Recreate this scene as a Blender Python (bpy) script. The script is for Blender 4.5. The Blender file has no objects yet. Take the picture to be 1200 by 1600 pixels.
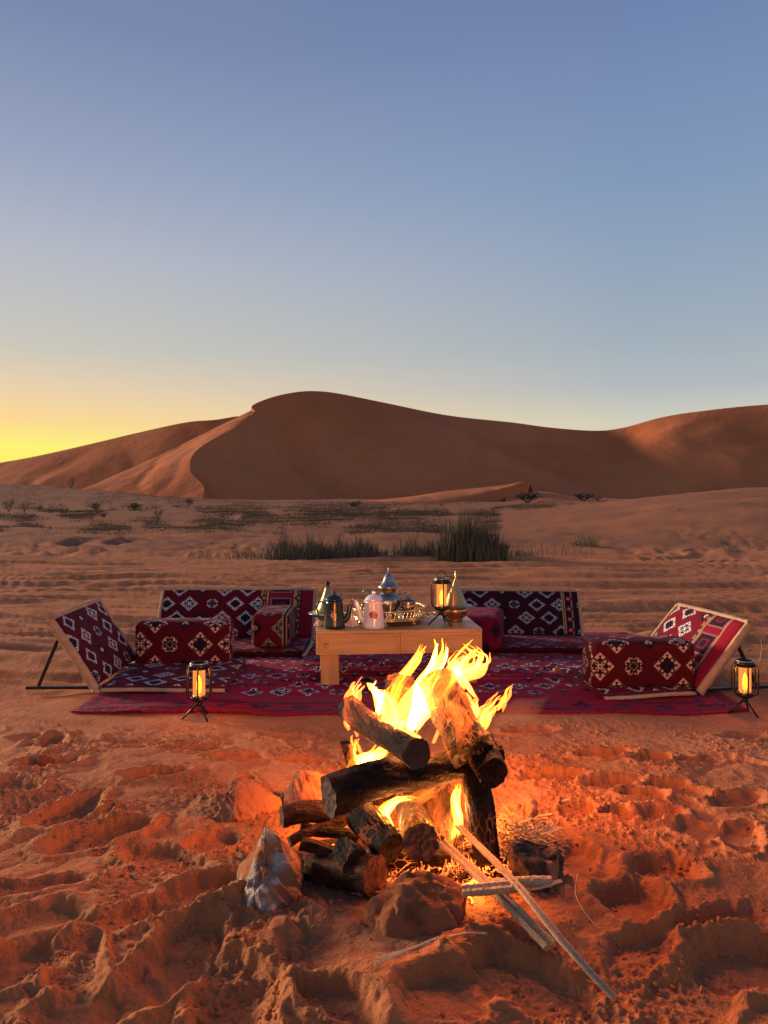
import bpy, math, random
import numpy as np
from mathutils import Vector, Matrix

rng = random.Random(11)
C = bpy.context.scene.collection
scene = bpy.context.scene
CAM_H = 1.05
R = math.radians


def lin(r, g, b):
    def f(c):
        c = c / 255.0
        return c / 12.92 if c <= 0.04045 else ((c + 0.055) / 1.055) ** 2.4
    return (f(r), f(g), f(b), 1.0)


# ------------------------------------------------------------------ camera
cam_data = bpy.data.cameras.new('camera')
cam = bpy.data.objects.new('camera', cam_data)
C.objects.link(cam)
scene.camera = cam
cam.location = (0, 0, CAM_H)
cam.rotation_euler = (R(90), 0, 0)
cam_data.sensor_fit = 'VERTICAL'
cam_data.sensor_height = 36
cam_data.sensor_width = 27
cam_data.lens = 27.0
cam_data.shift_y = -0.01875
cam_data.clip_start = 0.05
cam_data.clip_end = 9000
cam_data.dof.use_dof = True
cam_data.dof.focus_distance = 3.0
cam_data.dof.aperture_fstop = 13.0

# ------------------------------------------------------------------ world
SUN_AZ = R(-66)        # seen from the camera: left of the view direction (+Y)
SUN_EL = R(11)
world = bpy.data.worlds.new('World')
scene.world = world
world.use_nodes = True
nt = world.node_tree
nt.nodes.clear()
wout = nt.nodes.new('ShaderNodeOutputWorld')
bg = nt.nodes.new('ShaderNodeBackground')
bg.inputs['Strength'].default_value = 0.97
tc = nt.nodes.new('ShaderNodeTexCoord')
nrm = nt.nodes.new('ShaderNodeVectorMath'); nrm.operation = 'NORMALIZE'
nt.links.new(tc.outputs['Generated'], nrm.inputs[0])
sep = nt.nodes.new('ShaderNodeSeparateXYZ')
nt.links.new(nrm.outputs[0], sep.inputs[0])
flat = nt.nodes.new('ShaderNodeCombineXYZ')
nt.links.new(sep.outputs[0], flat.inputs[0]); nt.links.new(sep.outputs[1], flat.inputs[1])
fn = nt.nodes.new('ShaderNodeVectorMath'); fn.operation = 'NORMALIZE'
nt.links.new(flat.outputs[0], fn.inputs[0])
dt = nt.nodes.new('ShaderNodeVectorMath'); dt.operation = 'DOT_PRODUCT'
nt.links.new(fn.outputs[0], dt.inputs[0])
dt.inputs[1].default_value = (math.sin(R(-45)), math.cos(R(-45)), 0)
azf = nt.nodes.new('ShaderNodeMapRange'); azf.interpolation_type = 'LINEAR'
azf.inputs['From Min'].default_value = 0.45
azf.inputs['From Max'].default_value = 0.98
nt.links.new(dt.outputs['Value'], azf.inputs['Value'])


def ramp(stops):
    n = nt.nodes.new('ShaderNodeValToRGB')
    n.color_ramp.interpolation = 'LINEAR'
    el = n.color_ramp.elements
    while len(el) < len(stops):
        el.new(0.5)
    for e, (deg, col) in zip(el, stops):
        e.position = max(0.0, math.sin(R(deg)))
        e.color = lin(*col)
    nt.links.new(sep.outputs[2], n.inputs['Fac'])
    return n


r_sun = ramp([(0, (255, 228, 70)), (3, (255, 246, 108)), (4.9, (255, 216, 140)), (7.3, (235, 208, 172)),
              (10, (204, 199, 186)), (16, (184, 187, 198)), (22, (153, 165, 192)), (30, (122, 136, 174)), (90, (84, 100, 148))])
r_away = ramp([(0, (222, 212, 188)), (5, (210, 206, 189)), (7.5, (178, 186, 191)), (11, (160, 175, 188)),
               (16, (145, 164, 188)), (21, (130, 154, 187)), (28, (118, 139, 181)), (34, (103, 124, 168)), (90, (72, 92, 146))])
mix = nt.nodes.new('ShaderNodeMix'); mix.data_type = 'RGBA'
nt.links.new(azf.outputs['Result'], mix.inputs['Factor'])
nt.links.new(r_away.outputs['Color'], mix.inputs['A'])
nt.links.new(r_sun.outputs['Color'], mix.inputs['B'])
sky = nt.nodes.new('ShaderNodeTexSky')
sky.sky_type = 'NISHITA'
sky.sun_disc = False
sky.sun_elevation = R(0.5)
sky.sun_rotation = SUN_AZ
sky.altitude = 600
bg2 = nt.nodes.new('ShaderNodeBackground')
bg2.inputs['Strength'].default_value = 0.02
nt.links.new(sky.outputs['Color'], bg2.inputs['Color'])
add = nt.nodes.new('ShaderNodeAddShader')
nt.links.new(mix.outputs['Result'], bg.inputs['Color'])
nt.links.new(bg.outputs[0], add.inputs[0]); nt.links.new(bg2.outputs[0], add.inputs[1])
nt.links.new(add.outputs[0], wout.inputs['Surface'])

# ------------------------------------------------------------------ sun (the glow of the set sun)
sl = bpy.data.lights.new('sun', 'SUN')
sl.energy = 5.0
sl.color = (1.0, 0.74, 0.50)
sl.angle = R(12)
sun = bpy.data.objects.new('sun', sl)
C.objects.link(sun)
sd = Vector((math.sin(SUN_AZ) * math.cos(SUN_EL), math.cos(SUN_AZ) * math.cos(SUN_EL), math.sin(SUN_EL)))
sun.rotation_euler = sd.to_track_quat('Z', 'Y').to_euler()
sun.location = (-30, 30, 20)

scene.view_settings.view_transform = 'Standard'
scene.view_settings.look = 'None'
scene.view_settings.exposure = 0.0
scene.view_settings.gamma = 1.0
scene.view_settings.use_curve_mapping = False
scene.render.engine = 'CYCLES'
cy = scene.cycles
cy.use_denoising = True
cy.max_bounces = 6
cy.transparent_max_bounces = 48
cy.volume_bounces = 0
cy.sample_clamp_indirect = 4.0
cy.caustics_reflective = False
cy.caustics_refractive = False


# ------------------------------------------------------------------ helpers
def P(px, py, d):
    """a place on the sight line through photograph point px, py at depth d"""
    return Vector(((px - 600) / 1200.0 * d, d, CAM_H - (py - 770) / 1200.0 * d))


def ss(a, b, x):
    t = np.clip((x - a) / (b - a), 0, 1)
    return t * t * (3 - 2 * t)


_perm = np.random.RandomState(5).permutation(512).astype(np.int32) % 256
_ang = np.random.RandomState(6).rand(256) * 2 * np.pi
_gx = np.cos(_ang).astype(np.float32); _gy = np.sin(_ang).astype(np.float32)


def pn(x, y, seed=0):
    x = np.asarray(x, dtype=np.float64) + seed * 17.37
    y = np.asarray(y, dtype=np.float64) + seed * 9.71
    xi = np.floor(x).astype(np.int64); yi = np.floor(y).astype(np.int64)
    xf = (x - xi).astype(np.float32); yf = (y - yi).astype(np.float32)
    u = xf * xf * xf * (xf * (xf * 6 - 15) + 10); v = yf * yf * yf * (yf * (yf * 6 - 15) + 10)
    a0 = xi & 255; a1 = (xi + 1) & 255; b0 = yi & 255; b1 = (yi + 1) & 255

    def g(a, b, dx, dy):
        h = _perm[_perm[a] + b]
        return _gx[h] * dx + _gy[h] * dy
    n00 = g(a0, b0, xf, yf); n10 = g(a1, b0, xf - 1, yf)
    n01 = g(a0, b1, xf, yf - 1); n11 = g(a1, b1, xf - 1, yf - 1)
    return ((n00 * (1 - u) + n10 * u) * (1 - v) + (n01 * (1 - u) + n11 * u) * v) * 1.5


def fbm(x, y, o=4, seed=0, gain=0.5):
    s = 0; a = 1.0; f = 1.0
    for k in range(o):
        s = s + a * pn(np.asarray(x) * f, np.asarray(y) * f, seed + k * 3)
        a *= gain; f *= 2.03
    return s


def link(name, me, mats=None, parent=None, smooth=True):
    o = bpy.data.objects.new(name, me)
    C.objects.link(o)
    if mats is not None:
        for m in (mats if isinstance(mats, (list, tuple)) else [mats]):
            me.materials.append(m)
    if smooth:
        me.polygons.foreach_set('use_smooth', [True] * len(me.polygons))
    if parent is not None:
        o.parent = parent
    return o


def tag(o, label=None, cat=None, group=None, kind=None):
    if label: o['label'] = label
    if cat: o['category'] = cat
    if group: o['group'] = group
    if kind: o['kind'] = kind
    return o


def empty(name, loc, rz=0.0, label=None, cat=None, group=None):
    o = bpy.data.objects.new(name, None)
    o.empty_display_size = 0.05
    C.objects.link(o)
    o.location = loc; o.rotation_euler = (0, 0, rz)
    return tag(o, label, cat, group)


class MB:
    """gathers shapes of ONE part"""
    def __init__(s):
        s.v = []; s.f = []; s.uv = []; s.mi = []

    def add(s, v, f, uv=None, mi=0):
        n = len(s.v)
        s.v += [tuple(p) for p in v]
        for k, q in enumerate(f):
            s.f.append(tuple(n + i for i in q))
            s.uv.append(uv[k] if uv else [(0, 0)] * len(q))
            s.mi.append(mi)
        return s

    def box(s, c, size, M=None, mi=0):
        x, y, z = [k / 2 for k in size]
        v = [Vector((sx * x, sy * y, sz * z)) for sx in (-1, 1) for sy in (-1, 1) for sz in (-1, 1)]
        if M is not None: v = [M @ p for p in v]
        v = [p + Vector(c) for p in v]
        f = [(0, 1, 3, 2), (4, 6, 7, 5), (0, 4, 5, 1), (2, 3, 7, 6), (0, 2, 6, 4), (1, 5, 7, 3)]
        return s.add(v, f, mi=mi)

    def bar(s, a, b, w, h):
        a = Vector(a); b = Vector(b); d = b - a
        M = d.to_track_quat('X', 'Z').to_matrix()
        return s.box((a + b) / 2, (d.length, w, h), M)

    def lathe(s, prof, n=32, c=(0, 0, 0), mi=0):
        v = []; f = []
        for (r, z) in prof:
            for k in range(n):
                a = 2 * math.pi * k / n
                v.append((c[0] + r * math.cos(a), c[1] + r * math.sin(a), c[2] + z))
        for i in range(len(prof) - 1):
            for k in range(n):
                k2 = (k + 1) % n
                f.append((i * n + k, i * n + k2, (i + 1) * n + k2, (i + 1) * n + k))
        return s.add(v, f, mi=mi)

    def tube(s, pts, rad, n=10, cap=True, squash=1.0, mi=0):
        pts = [Vector(p) for p in pts]
        if not isinstance(rad, (list, tuple)): rad = [rad] * len(pts)
        v = []; f = []
        t = (pts[1] - pts[0]).normalized()
        up = Vector((0, 0, 1)) if abs(t.z) < 0.9 else Vector((0, 1, 0))
        u = t.cross(up).normalized()
        for i, p in enumerate(pts):
            if i == 0: t = (pts[1] - pts[0]).normalized()
            elif i == len(pts) - 1: t = (pts[-1] - pts[-2]).normalized()
            else: t = (pts[i + 1] - pts[i - 1]).normalized()
            u = (u - t * u.dot(t))
            u = u.normalized() if u.length > 1e-6 else t.orthogonal().normalized()
            w = t.cross(u)
            for k in range(n):
                a = 2 * math.pi * k / n
                v.append(p + (u * math.cos(a) + w * math.sin(a) * squash) * rad[i])
        for i in range(len(pts) - 1):
            for k in range(n):
                k2 = (k + 1) % n
                f.append((i * n + k, i * n + k2, (i + 1) * n + k2, (i + 1) * n + k))
        if cap:
            f.append(tuple(range(n - 1, -1, -1))); f.append(tuple((len(pts) - 1) * n + k for k in range(n)))
        return s.add(v, f, mi=mi)

    def build(s, name, mats, parent=None, smooth=True, uv=False):
        me = bpy.data.meshes.new(name)
        me.from_pydata([tuple(p) for p in s.v], [], s.f)
        if uv:
            l = me.uv_layers.new(name='UVMap')
            flatuv = [c for q in s.uv for p in q for c in p]
            l.data.foreach_set('uv', flatuv)
        me.polygons.foreach_set('material_index', s.mi)
        me.update()
        o = link(name, me, mats, parent, smooth)
        return o


def spline(pts, n):
    """Catmull-Rom through points"""
    pts = [Vector(p) for p in pts]
    q = [pts[0] * 2 - pts[1]] + pts + [pts[-1] * 2 - pts[-2]]
    out = []
    m = len(pts) - 1
    for i in range(n + 1):
        t = i / n * m
        k = min(int(t), m - 1); t -= k
        a, b, c, d = q[k], q[k + 1], q[k + 2], q[k + 3]
        out.append(0.5 * ((2 * b) + (c - a) * t + (2 * a - 5 * b + 4 * c - d) * t * t + (3 * b - a - 3 * c + d) * t ** 3))
    return out


# ------------------------------------------------------------------ materials
def mat(name, color, rough=0.7, metal=0.0, bump=None, var=None, emis=None, spec=0.5, sheen=0.0, coat=0.0):
    """bump=(scale, distance[, stretch xyz]); var=(scale, dark factor)"""
    m = bpy.data.materials.new(name)
    m.use_nodes = True
    n = m.node_tree.nodes; l = m.node_tree.links
    b = n['Principled BSDF']
    b.inputs['Roughness'].default_value = rough
    b.inputs['Metallic'].default_value = metal
    b.inputs['Specular IOR Level'].default_value = spec
    if sheen: b.inputs['Sheen Weight'].default_value = sheen
    if coat:
        b.inputs['Coat Weight'].default_value = coat
        b.inputs['Coat Roughness'].default_value = 0.08
    c = (color[0], color[1], color[2], 1)
    b.inputs['Base Color'].default_value = c
    t = n.new('ShaderNodeTexCoord')
    mp = n.new('ShaderNodeMapping')
    l.new(t.outputs['Object'], mp.inputs['Vector'])
    if var:
        ns = n.new('ShaderNodeTexNoise'); ns.inputs['Scale'].default_value = var[0]; ns.inputs['Detail'].default_value = 6
        if len(var) > 2: mp.inputs['Scale'].default_value = var[2]
        l.new(mp.outputs[0], ns.inputs['Vector'])
        rp = n.new('ShaderNodeValToRGB')
        rp.color_ramp.elements[0].position = 0.35; rp.color_ramp.elements[1].position = 0.65
        k = var[1]
        rp.color_ramp.elements[0].color = (c[0] * k, c[1] * k, c[2] * k, 1) if not isinstance(k, tuple) else (*k, 1)
        rp.color_ramp.elements[1].color = c
        l.new(ns.outputs['Fac'], rp.inputs['Fac'])
        l.new(rp.outputs['Color'], b.inputs['Base Color'])
    if bump:
        nb = n.new('ShaderNodeTexNoise'); nb.inputs['Scale'].default_value = bump[0]; nb.inputs['Detail'].default_value = 5
        l.new(mp.outputs[0], nb.inputs['Vector'])
        bp = n.new('ShaderNodeBump'); bp.inputs['Distance'].default_value = bump[1]; bp.inputs['Strength'].default_value = 1.0
        l.new(nb.outputs['Fac'], bp.inputs['Height'])
        l.new(bp.outputs['Normal'], b.inputs['Normal'])
    if emis:
        b.inputs['Emission Color'].default_value = (*emis[0], 1)
        b.inputs['Emission Strength'].default_value = emis[1]
    return m


def sand_mat(name, c1, c2, bumps, scale=1.0):
    m = bpy.data.materials.new(name); m.use_nodes = True
    n = m.node_tree.nodes; l = m.node_tree.links
    b = n['Principled BSDF']
    b.inputs['Roughness'].default_value = 0.95
    b.inputs['Specular IOR Level'].default_value = 0.15
    t = n.new('ShaderNodeTexCoord')
    ns = n.new('ShaderNodeTexNoise'); ns.inputs['Scale'].default_value = 1.3 * scale; ns.inputs['Detail'].default_value = 8
    ns.inputs['Roughness'].default_value = 0.65
    l.new(t.outputs['Object'], ns.inputs['Vector'])
    rp = n.new('ShaderNodeValToRGB')
    rp.color_ramp.elements[0].position = 0.36; rp.color_ramp.elements[0].color = (*c1, 1)
    rp.color_ramp.elements[1].position = 0.64; rp.color_ramp.elements[1].color = (*c2, 1)
    l.new(ns.outputs['Fac'], rp.inputs['Fac'])
    if scale == 1.0:
        big = n.new('ShaderNodeTexNoise'); big.inputs['Scale'].default_value = 0.16; big.inputs['Detail'].default_value = 7
        mpb = n.new('ShaderNodeMapping'); mpb.inputs['Scale'].default_value = (0.5, 1.0, 1.0)
        l.new(t.outputs['Object'], mpb.inputs['Vector']); l.new(mpb.outputs[0], big.inputs['Vector'])
        bm_ = n.new('ShaderNodeMapRange'); bm_.inputs['From Min'].default_value = 0.42; bm_.inputs['From Max'].default_value = 0.62; bm_.inputs['To Max'].default_value = 0.5
        l.new(big.outputs['Fac'], bm_.inputs['Value'])
        sx_ = n.new('ShaderNodeSeparateXYZ'); l.new(t.outputs['Object'], sx_.inputs[0])
        ym = n.new('ShaderNodeMapRange'); ym.inputs['From Min'].default_value = 12; ym.inputs['From Max'].default_value = 16; ym.inputs['To Max'].default_value = 0.8
        l.new(sx_.outputs[1], ym.inputs['Value'])
        ya = n.new('ShaderNodeMath'); ya.operation = 'ADD'; ya.use_clamp = True
        l.new(bm_.outputs['Result'], ya.inputs[0]); l.new(ym.outputs['Result'], ya.inputs[1])
        bm_ = ya
        mxb = n.new('ShaderNodeMix'); mxb.data_type = 'RGBA'; mxb.inputs['B'].default_value = (0.33, 0.120, 0.054, 1)
        l.new(bm_.outputs[0], mxb.inputs['Factor']); l.new(rp.outputs['Color'], mxb.inputs['A'])
        # soot and ash trodden into the sand close round the fire
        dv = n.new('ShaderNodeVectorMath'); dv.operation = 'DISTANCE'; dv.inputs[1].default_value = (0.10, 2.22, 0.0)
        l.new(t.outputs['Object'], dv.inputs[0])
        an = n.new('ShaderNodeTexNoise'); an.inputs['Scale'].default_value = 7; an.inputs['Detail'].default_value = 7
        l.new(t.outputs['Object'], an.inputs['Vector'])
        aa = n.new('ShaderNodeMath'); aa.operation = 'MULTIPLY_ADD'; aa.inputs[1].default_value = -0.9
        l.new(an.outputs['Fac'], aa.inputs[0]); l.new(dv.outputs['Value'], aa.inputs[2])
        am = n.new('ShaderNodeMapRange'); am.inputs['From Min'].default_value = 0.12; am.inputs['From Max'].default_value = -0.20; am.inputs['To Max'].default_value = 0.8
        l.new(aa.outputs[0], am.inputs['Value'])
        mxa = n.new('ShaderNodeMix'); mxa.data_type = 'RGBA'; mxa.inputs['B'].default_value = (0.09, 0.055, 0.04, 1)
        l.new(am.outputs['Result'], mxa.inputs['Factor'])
        nr_ = n.new('ShaderNodeMapRange'); nr_.inputs['From Min'].default_value = 1.1; nr_.inputs['From Max'].default_value = 1.7; nr_.inputs['To Min'].default_value = 0.55; nr_.inputs['To Max'].default_value = 0.0  # wider ring: near sand darkened in its colour, standing in for missing shade
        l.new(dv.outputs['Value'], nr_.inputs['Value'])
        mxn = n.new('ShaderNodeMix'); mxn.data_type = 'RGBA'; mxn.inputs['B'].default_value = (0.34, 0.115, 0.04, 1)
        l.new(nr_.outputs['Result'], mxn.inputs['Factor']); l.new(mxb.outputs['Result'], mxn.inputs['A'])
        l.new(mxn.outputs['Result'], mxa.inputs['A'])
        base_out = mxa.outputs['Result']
    else:
        base_out = rp.outputs['Color']
    g = n.new('ShaderNodeTexNoise'); g.inputs['Scale'].default_value = 420 * scale; g.inputs['Detail'].default_value = 2
    l.new(t.outputs['Object'], g.inputs['Vector'])
    gm = n.new('ShaderNodeMapRange'); gm.inputs['From Min'].default_value = 0.3; gm.inputs['From Max'].default_value = 0.7
    gm.inputs['To Min'].default_value = 0.82; gm.inputs['To Max'].default_value = 1.15
    l.new(g.outputs['Fac'], gm.inputs['Value'])
    mx = n.new('ShaderNodeVectorMath'); mx.operation = 'MULTIPLY'
    l.new(base_out, mx.inputs[0]); l.new(gm.outputs['Result'], mx.inputs[1])
    l.new(mx.outputs[0], b.inputs['Base Color'])
    prev = None
    for (sc, dist, det) in bumps:
        nb = n.new('ShaderNodeTexNoise'); nb.inputs['Scale'].default_value = sc; nb.inputs['Detail'].default_value = det
        nb.inputs['Roughness'].default_value = 0.6
        l.new(t.outputs['Object'], nb.inputs['Vector'])
        bp = n.new('ShaderNodeBump'); bp.inputs['Distance'].default_value = dist; bp.inputs['Strength'].default_value = 1
        l.new(nb.outputs['Fac'], bp.inputs['Height'])
        if prev: l.new(prev.outputs['Normal'], bp.inputs['Normal'])
        prev = bp
    l.new(prev.outputs['Normal'], b.inputs['Normal'])
    return m


M = {}
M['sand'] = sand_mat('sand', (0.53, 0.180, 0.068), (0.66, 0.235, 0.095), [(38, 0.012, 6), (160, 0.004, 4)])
M['dune'] = sand_mat('dune_sand', (0.48, 0.135, 0.045), (0.60, 0.180, 0.062), [(0.5, 0.22, 6), (5, 0.03, 4)], 0.03)
M['wood'] = mat('light_wood', (0.72, 0.36, 0.13), 0.4, var=(3.0, 0.72, (1.2, 14, 14)), bump=(4, 0.0006))
M['wood_up'] = mat('light_wood_upright', (0.70, 0.34, 0.12), 0.4, var=(3.0, 0.72, (14, 14, 1.2)), bump=(4, 0.0006))
M['trim'] = mat('beige_cloth_trim', (0.52, 0.32, 0.18), 0.85, var=(30, 0.78), bump=(60, 0.002))
M['iron'] = mat('dark_iron', (0.025, 0.02, 0.02), 0.45, 0.6, bump=(80, 0.0005))
M['lantern'] = mat('lantern_black', (0.018, 0.014, 0.012), 0.35, 0.5)
M['lantern_rim'] = mat('lantern_rim', (0.45, 0.36, 0.30), 0.3, 0.8)
M['pearl'] = mat('lantern_diffuser', (0.9, 0.45, 0.16), 0.4, emis=((1.0, 0.33, 0.06), 1.1))
M['bulb'] = mat('flame_bulb', (1, 0.8, 0.2), 0.5, emis=((1.0, 0.60, 0.06), 9.0))
M['black_enamel'] = mat('black_enamel', (0.010, 0.011, 0.009), 0.28, coat=0.35)
M['white_enamel'] = mat('white_enamel', (0.80, 0.70, 0.66), 0.15, coat=1.0)
M['red_petal'] = mat('red_petal', (0.42, 0.015, 0.02), 0.3)
M['pink_petal'] = mat('pink_petal', (0.62, 0.25, 0.22), 0.3)
M['leaf_print'] = mat('leaf_print', (0.10, 0.09, 0.05), 0.4)
M['silver'] = mat('old_silver', (0.42, 0.38, 0.34), 0.33, 1.0, bump=(90, 0.0012), var=(25, 0.55))
M['brass'] = mat('brass', (0.80, 0.55, 0.24), 0.22, 1.0, bump=(120, 0.0008))
M['copper'] = mat('copper', (0.62, 0.30, 0.14), 0.28, 1.0, bump=(60, 0.001))
M['dark_glass'] = mat('dark_glass', (0.02, 0.022, 0.035), 0.08, coat=1.0)
M['greenbrass'] = mat('patinated_brass', (0.36, 0.29, 0.13), 0.38, 0.75, bump=(60, 0.001))
M['napkin'] = mat('pink_tissue', (0.78, 0.50, 0.42), 0.9, bump=(60, 0.003))
M['palm'] = mat('dry_palm_rib', (0.60, 0.37, 0.19), 0.8, var=(8, 0.5, (30, 30, 30)), bump=(15, 0.001))
M['straw'] = mat('straw', (0.58, 0.36, 0.18), 0.7)
M['scrub'] = mat('scrub_leaf', (0.11, 0.10, 0.045), 0.8, var=(3, 0.6))
M['dry'] = mat('dry_grass', (0.24, 0.16, 0.075), 0.8, var=(1, 0.6))
M['reed'] = mat('dark_reed', (0.145, 0.12, 0.06), 0.8, var=(1.5, 0.5))
M['bush'] = mat('dark_bush', (0.03, 0.035, 0.02), 0.8, var=(3, 0.6))


def rock_mat(name, c1, c2, sandy=(0.46, 0.175, 0.09), amount=0.5):
    m = bpy.data.materials.new(name); m.use_nodes = True
    n = m.node_tree.nodes; l = m.node_tree.links
    b = n['Principled BSDF']; b.inputs['Roughness'].default_value = 0.95; b.inputs['Specular IOR Level'].default_value = 0.1
    t = n.new('ShaderNodeTexCoord')
    ns = n.new('ShaderNodeTexNoise'); ns.inputs['Scale'].default_value = 14; ns.inputs['Detail'].default_value = 8
    ns.inputs['Distortion'].default_value = 1.4
    l.new(t.outputs['Object'], ns.inputs['Vector'])
    rp = n.new('ShaderNodeValToRGB')
    rp.color_ramp.elements[0].position = 0.40; rp.color_ramp.elements[0].color = (*c1, 1)
    rp.color_ramp.elements[1].position = 0.60; rp.color_ramp.elements[1].color = (*c2, 1)
    l.new(ns.outputs['Fac'], rp.inputs['Fac'])
    n2 = n.new('ShaderNodeTexNoise'); n2.inputs['Scale'].default_value = 9; n2.inputs['Detail'].default_value = 9
    l.new(t.outputs['Object'], n2.inputs['Vector'])
    mr = n.new('ShaderNodeMapRange'); mr.inputs['From Min'].default_value = 0.62 - amount * 0.3; mr.inputs['From Max'].default_value = 0.70 - amount * 0.3
    l.new(n2.outputs['Fac'], mr.inputs['Value'])
    mx = n.new('ShaderNodeMix'); mx.data_type = 'RGBA'
    l.new(mr.outputs['Result'], mx.inputs['Factor']); l.new(rp.outputs['Color'], mx.inputs['A']); mx.inputs['B'].default_value = (*sandy, 1)
    l.new(mx.outputs['Result'], b.inputs['Base Color'])
    nb = n.new('ShaderNodeTexNoise'); nb.inputs['Scale'].default_value = 38; nb.inputs['Detail'].default_value = 10; nb.inputs['Roughness'].default_value = 0.68
    l.new(t.outputs['Object'], nb.inputs['Vector'])
    bp = n.new('ShaderNodeBump'); bp.inputs['Distance'].default_value = 0.018
    l.new(nb.outputs['Fac'], bp.inputs['Height']); l.new(bp.outputs['Normal'], b.inputs['Normal'])
    return m


M['stone_pale'] = rock_mat('pale_stone', (0.28, 0.20, 0.15), (0.76, 0.63, 0.53), (0.46, 0.18, 0.08), amount=0.6)
M['stone_brown'] = rock_mat('brown_stone', (0.13, 0.05, 0.022), (0.26, 0.10, 0.045), (0.34, 0.115, 0.05), amount=0.8)
M['stone_sand2'] = rock_mat('buried_stone', (0.22, 0.08, 0.035), (0.40, 0.14, 0.06), (0.46, 0.15, 0.06), amount=1.3)
M['stone_dark'] = rock_mat('dark_stone', (0.05, 0.035, 0.03), (0.15, 0.08, 0.055), amount=0.35)
M['stone_sandy'] = rock_mat('sandy_stone', (0.20, 0.075, 0.035), (0.40, 0.14, 0.06), amount=0.9)


def bark_mat(name, c1, c2, ember=0.0, stretch=(1, 1, 0.55)):
    m = bpy.data.materials.new(name); m.use_nodes = True
    n = m.node_tree.nodes; l = m.node_tree.links
    b = n['Principled BSDF']; b.inputs['Roughness'].default_value = 0.8; b.inputs['Specular IOR Level'].default_value = 0.2
    t = n.new('ShaderNodeTexCoord')
    mp = n.new('ShaderNodeMapping'); mp.inputs['Scale'].default_value = stretch
    l.new(t.outputs['Object'], mp.inputs['Vector'])
    ns = n.new('ShaderNodeTexNoise'); ns.inputs['Scale'].default_value = 26; ns.inputs['Detail'].default_value = 9; ns.inputs['Roughness'].default_value = 0.65
    l.new(mp.outputs[0], ns.inputs['Vector'])
    rp = n.new('ShaderNodeValToRGB')
    rp.color_ramp.elements[0].position = 0.42; rp.color_ramp.elements[0].color = (*c1, 1)
    rp.color_ramp.elements[1].position = 0.66; rp.color_ramp.elements[1].color = (*c2, 1)
    l.new(ns.outputs['Fac'], rp.inputs['Fac']); l.new(rp.outputs['Color'], b.inputs['Base Color'])
    vo = n.new('ShaderNodeTexVoronoi'); vo.feature = 'DISTANCE_TO_EDGE'; vo.inputs['Scale'].default_value = 55
    ds = n.new('ShaderNodeTexNoise'); ds.inputs['Scale'].default_value = 20; ds.inputs['Detail'].default_value = 5
    l.new(mp.outputs[0], ds.inputs['Vector'])
    va = n.new('ShaderNodeVectorMath'); va.operation = 'MULTIPLY_ADD'
    l.new(ds.outputs['Color'], va.inputs[0]); va.inputs[1].default_value = (0.05, 0.05, 0.05); l.new(mp.outputs[0], va.inputs[2])
    l.new(va.outputs[0], vo.inputs['Vector'])
    mr = n.new('ShaderNodeMapRange'); mr.inputs['From Min'].default_value = 0.0; mr.inputs['From Max'].default_value = 0.16
    l.new(vo.outputs['Distance'], mr.inputs['Value'])
    bp = n.new('ShaderNodeBump'); bp.inputs['Distance'].default_value = 0.003; bp.inputs['Strength'].default_value = 0.7
    l.new(mr.outputs['Result'], bp.inputs['Height'])
    b2 = n.new('ShaderNodeBump'); b2.inputs['Distance'].default_value = 0.012
    l.new(ns.outputs['Fac'], b2.inputs['Height']); l.new(bp.outputs['Normal'], b2.inputs['Normal'])
    l.new(b2.outputs['Normal'], b.inputs['Normal'])
    if ember:
        # glowing cracks of burning wood
        er = n.new('ShaderNodeMapRange'); er.inputs['From Min'].default_value = 0.10; er.inputs['From Max'].default_value = 0.0
        l.new(vo.outputs['Distance'], er.inputs['Value'])
        e2 = n.new('ShaderNodeTexNoise'); e2.inputs['Scale'].default_value = 9; e2.inputs['Detail'].default_value = 3
        l.new(t.outputs['Object'], e2.inputs['Vector'])
        e3 = n.new('ShaderNodeMapRange'); e3.inputs['From Min'].default_value = 0.45; e3.inputs['From Max'].default_value = 0.62
        l.new(e2.outputs['Fac'], e3.inputs['Value'])
        em = n.new('ShaderNodeMath'); em.operation = 'MULTIPLY'
        l.new(er.outputs['Result'], em.inputs[0]); l.new(e3.outputs['Result'], em.inputs[1])
        e4 = n.new('ShaderNodeMath'); e4.operation = 'MULTIPLY'; e4.inputs[1].default_value = ember
        l.new(em.outputs[0], e4.inputs[0])
        b.inputs['Emission Color'].default_value = (1.0, 0.16, 0.02, 1)
        l.new(e4.outputs[0], b.inputs['Emission Strength'])
    return m


M['bark'] = bark_mat('charred_bark', (0.006, 0.003, 0.002), (0.050, 0.018, 0.008))
M['bark_hot'] = bark_mat('burning_bark', (0.010, 0.004, 0.002), (0.060, 0.021, 0.008), ember=1.6)
M['bark_char'] = bark_mat('black_char', (0.006, 0.003, 0.002), (0.030, 0.012, 0.006), ember=0.5)
M['bark_red'] = bark_mat('red_lit_wood', (0.03, 0.009, 0.004), (0.16, 0.05, 0.02))
M['cut'] = mat('cut_wood_end', (0.060, 0.020, 0.009), 0.75, var=(40, 0.45), bump=(70, 0.0012))
M['ember'] = bark_mat('ember', (0.02, 0.008, 0.005), (0.10, 0.035, 0.018), ember=9.0)


def flame_mat(name, col, strength):
    m = bpy.data.materials.new(name); m.use_nodes = True
    n = m.node_tree.nodes; l = m.node_tree.links
    n.clear()
    o = n.new('ShaderNodeOutputMaterial'); e = n.new('ShaderNodeEmission')
    e.inputs['Color'].default_value = (*col, 1); e.inputs['Strength'].default_value = strength
    l.new(e.outputs[0], o.inputs['Volume'])
    return m


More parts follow.
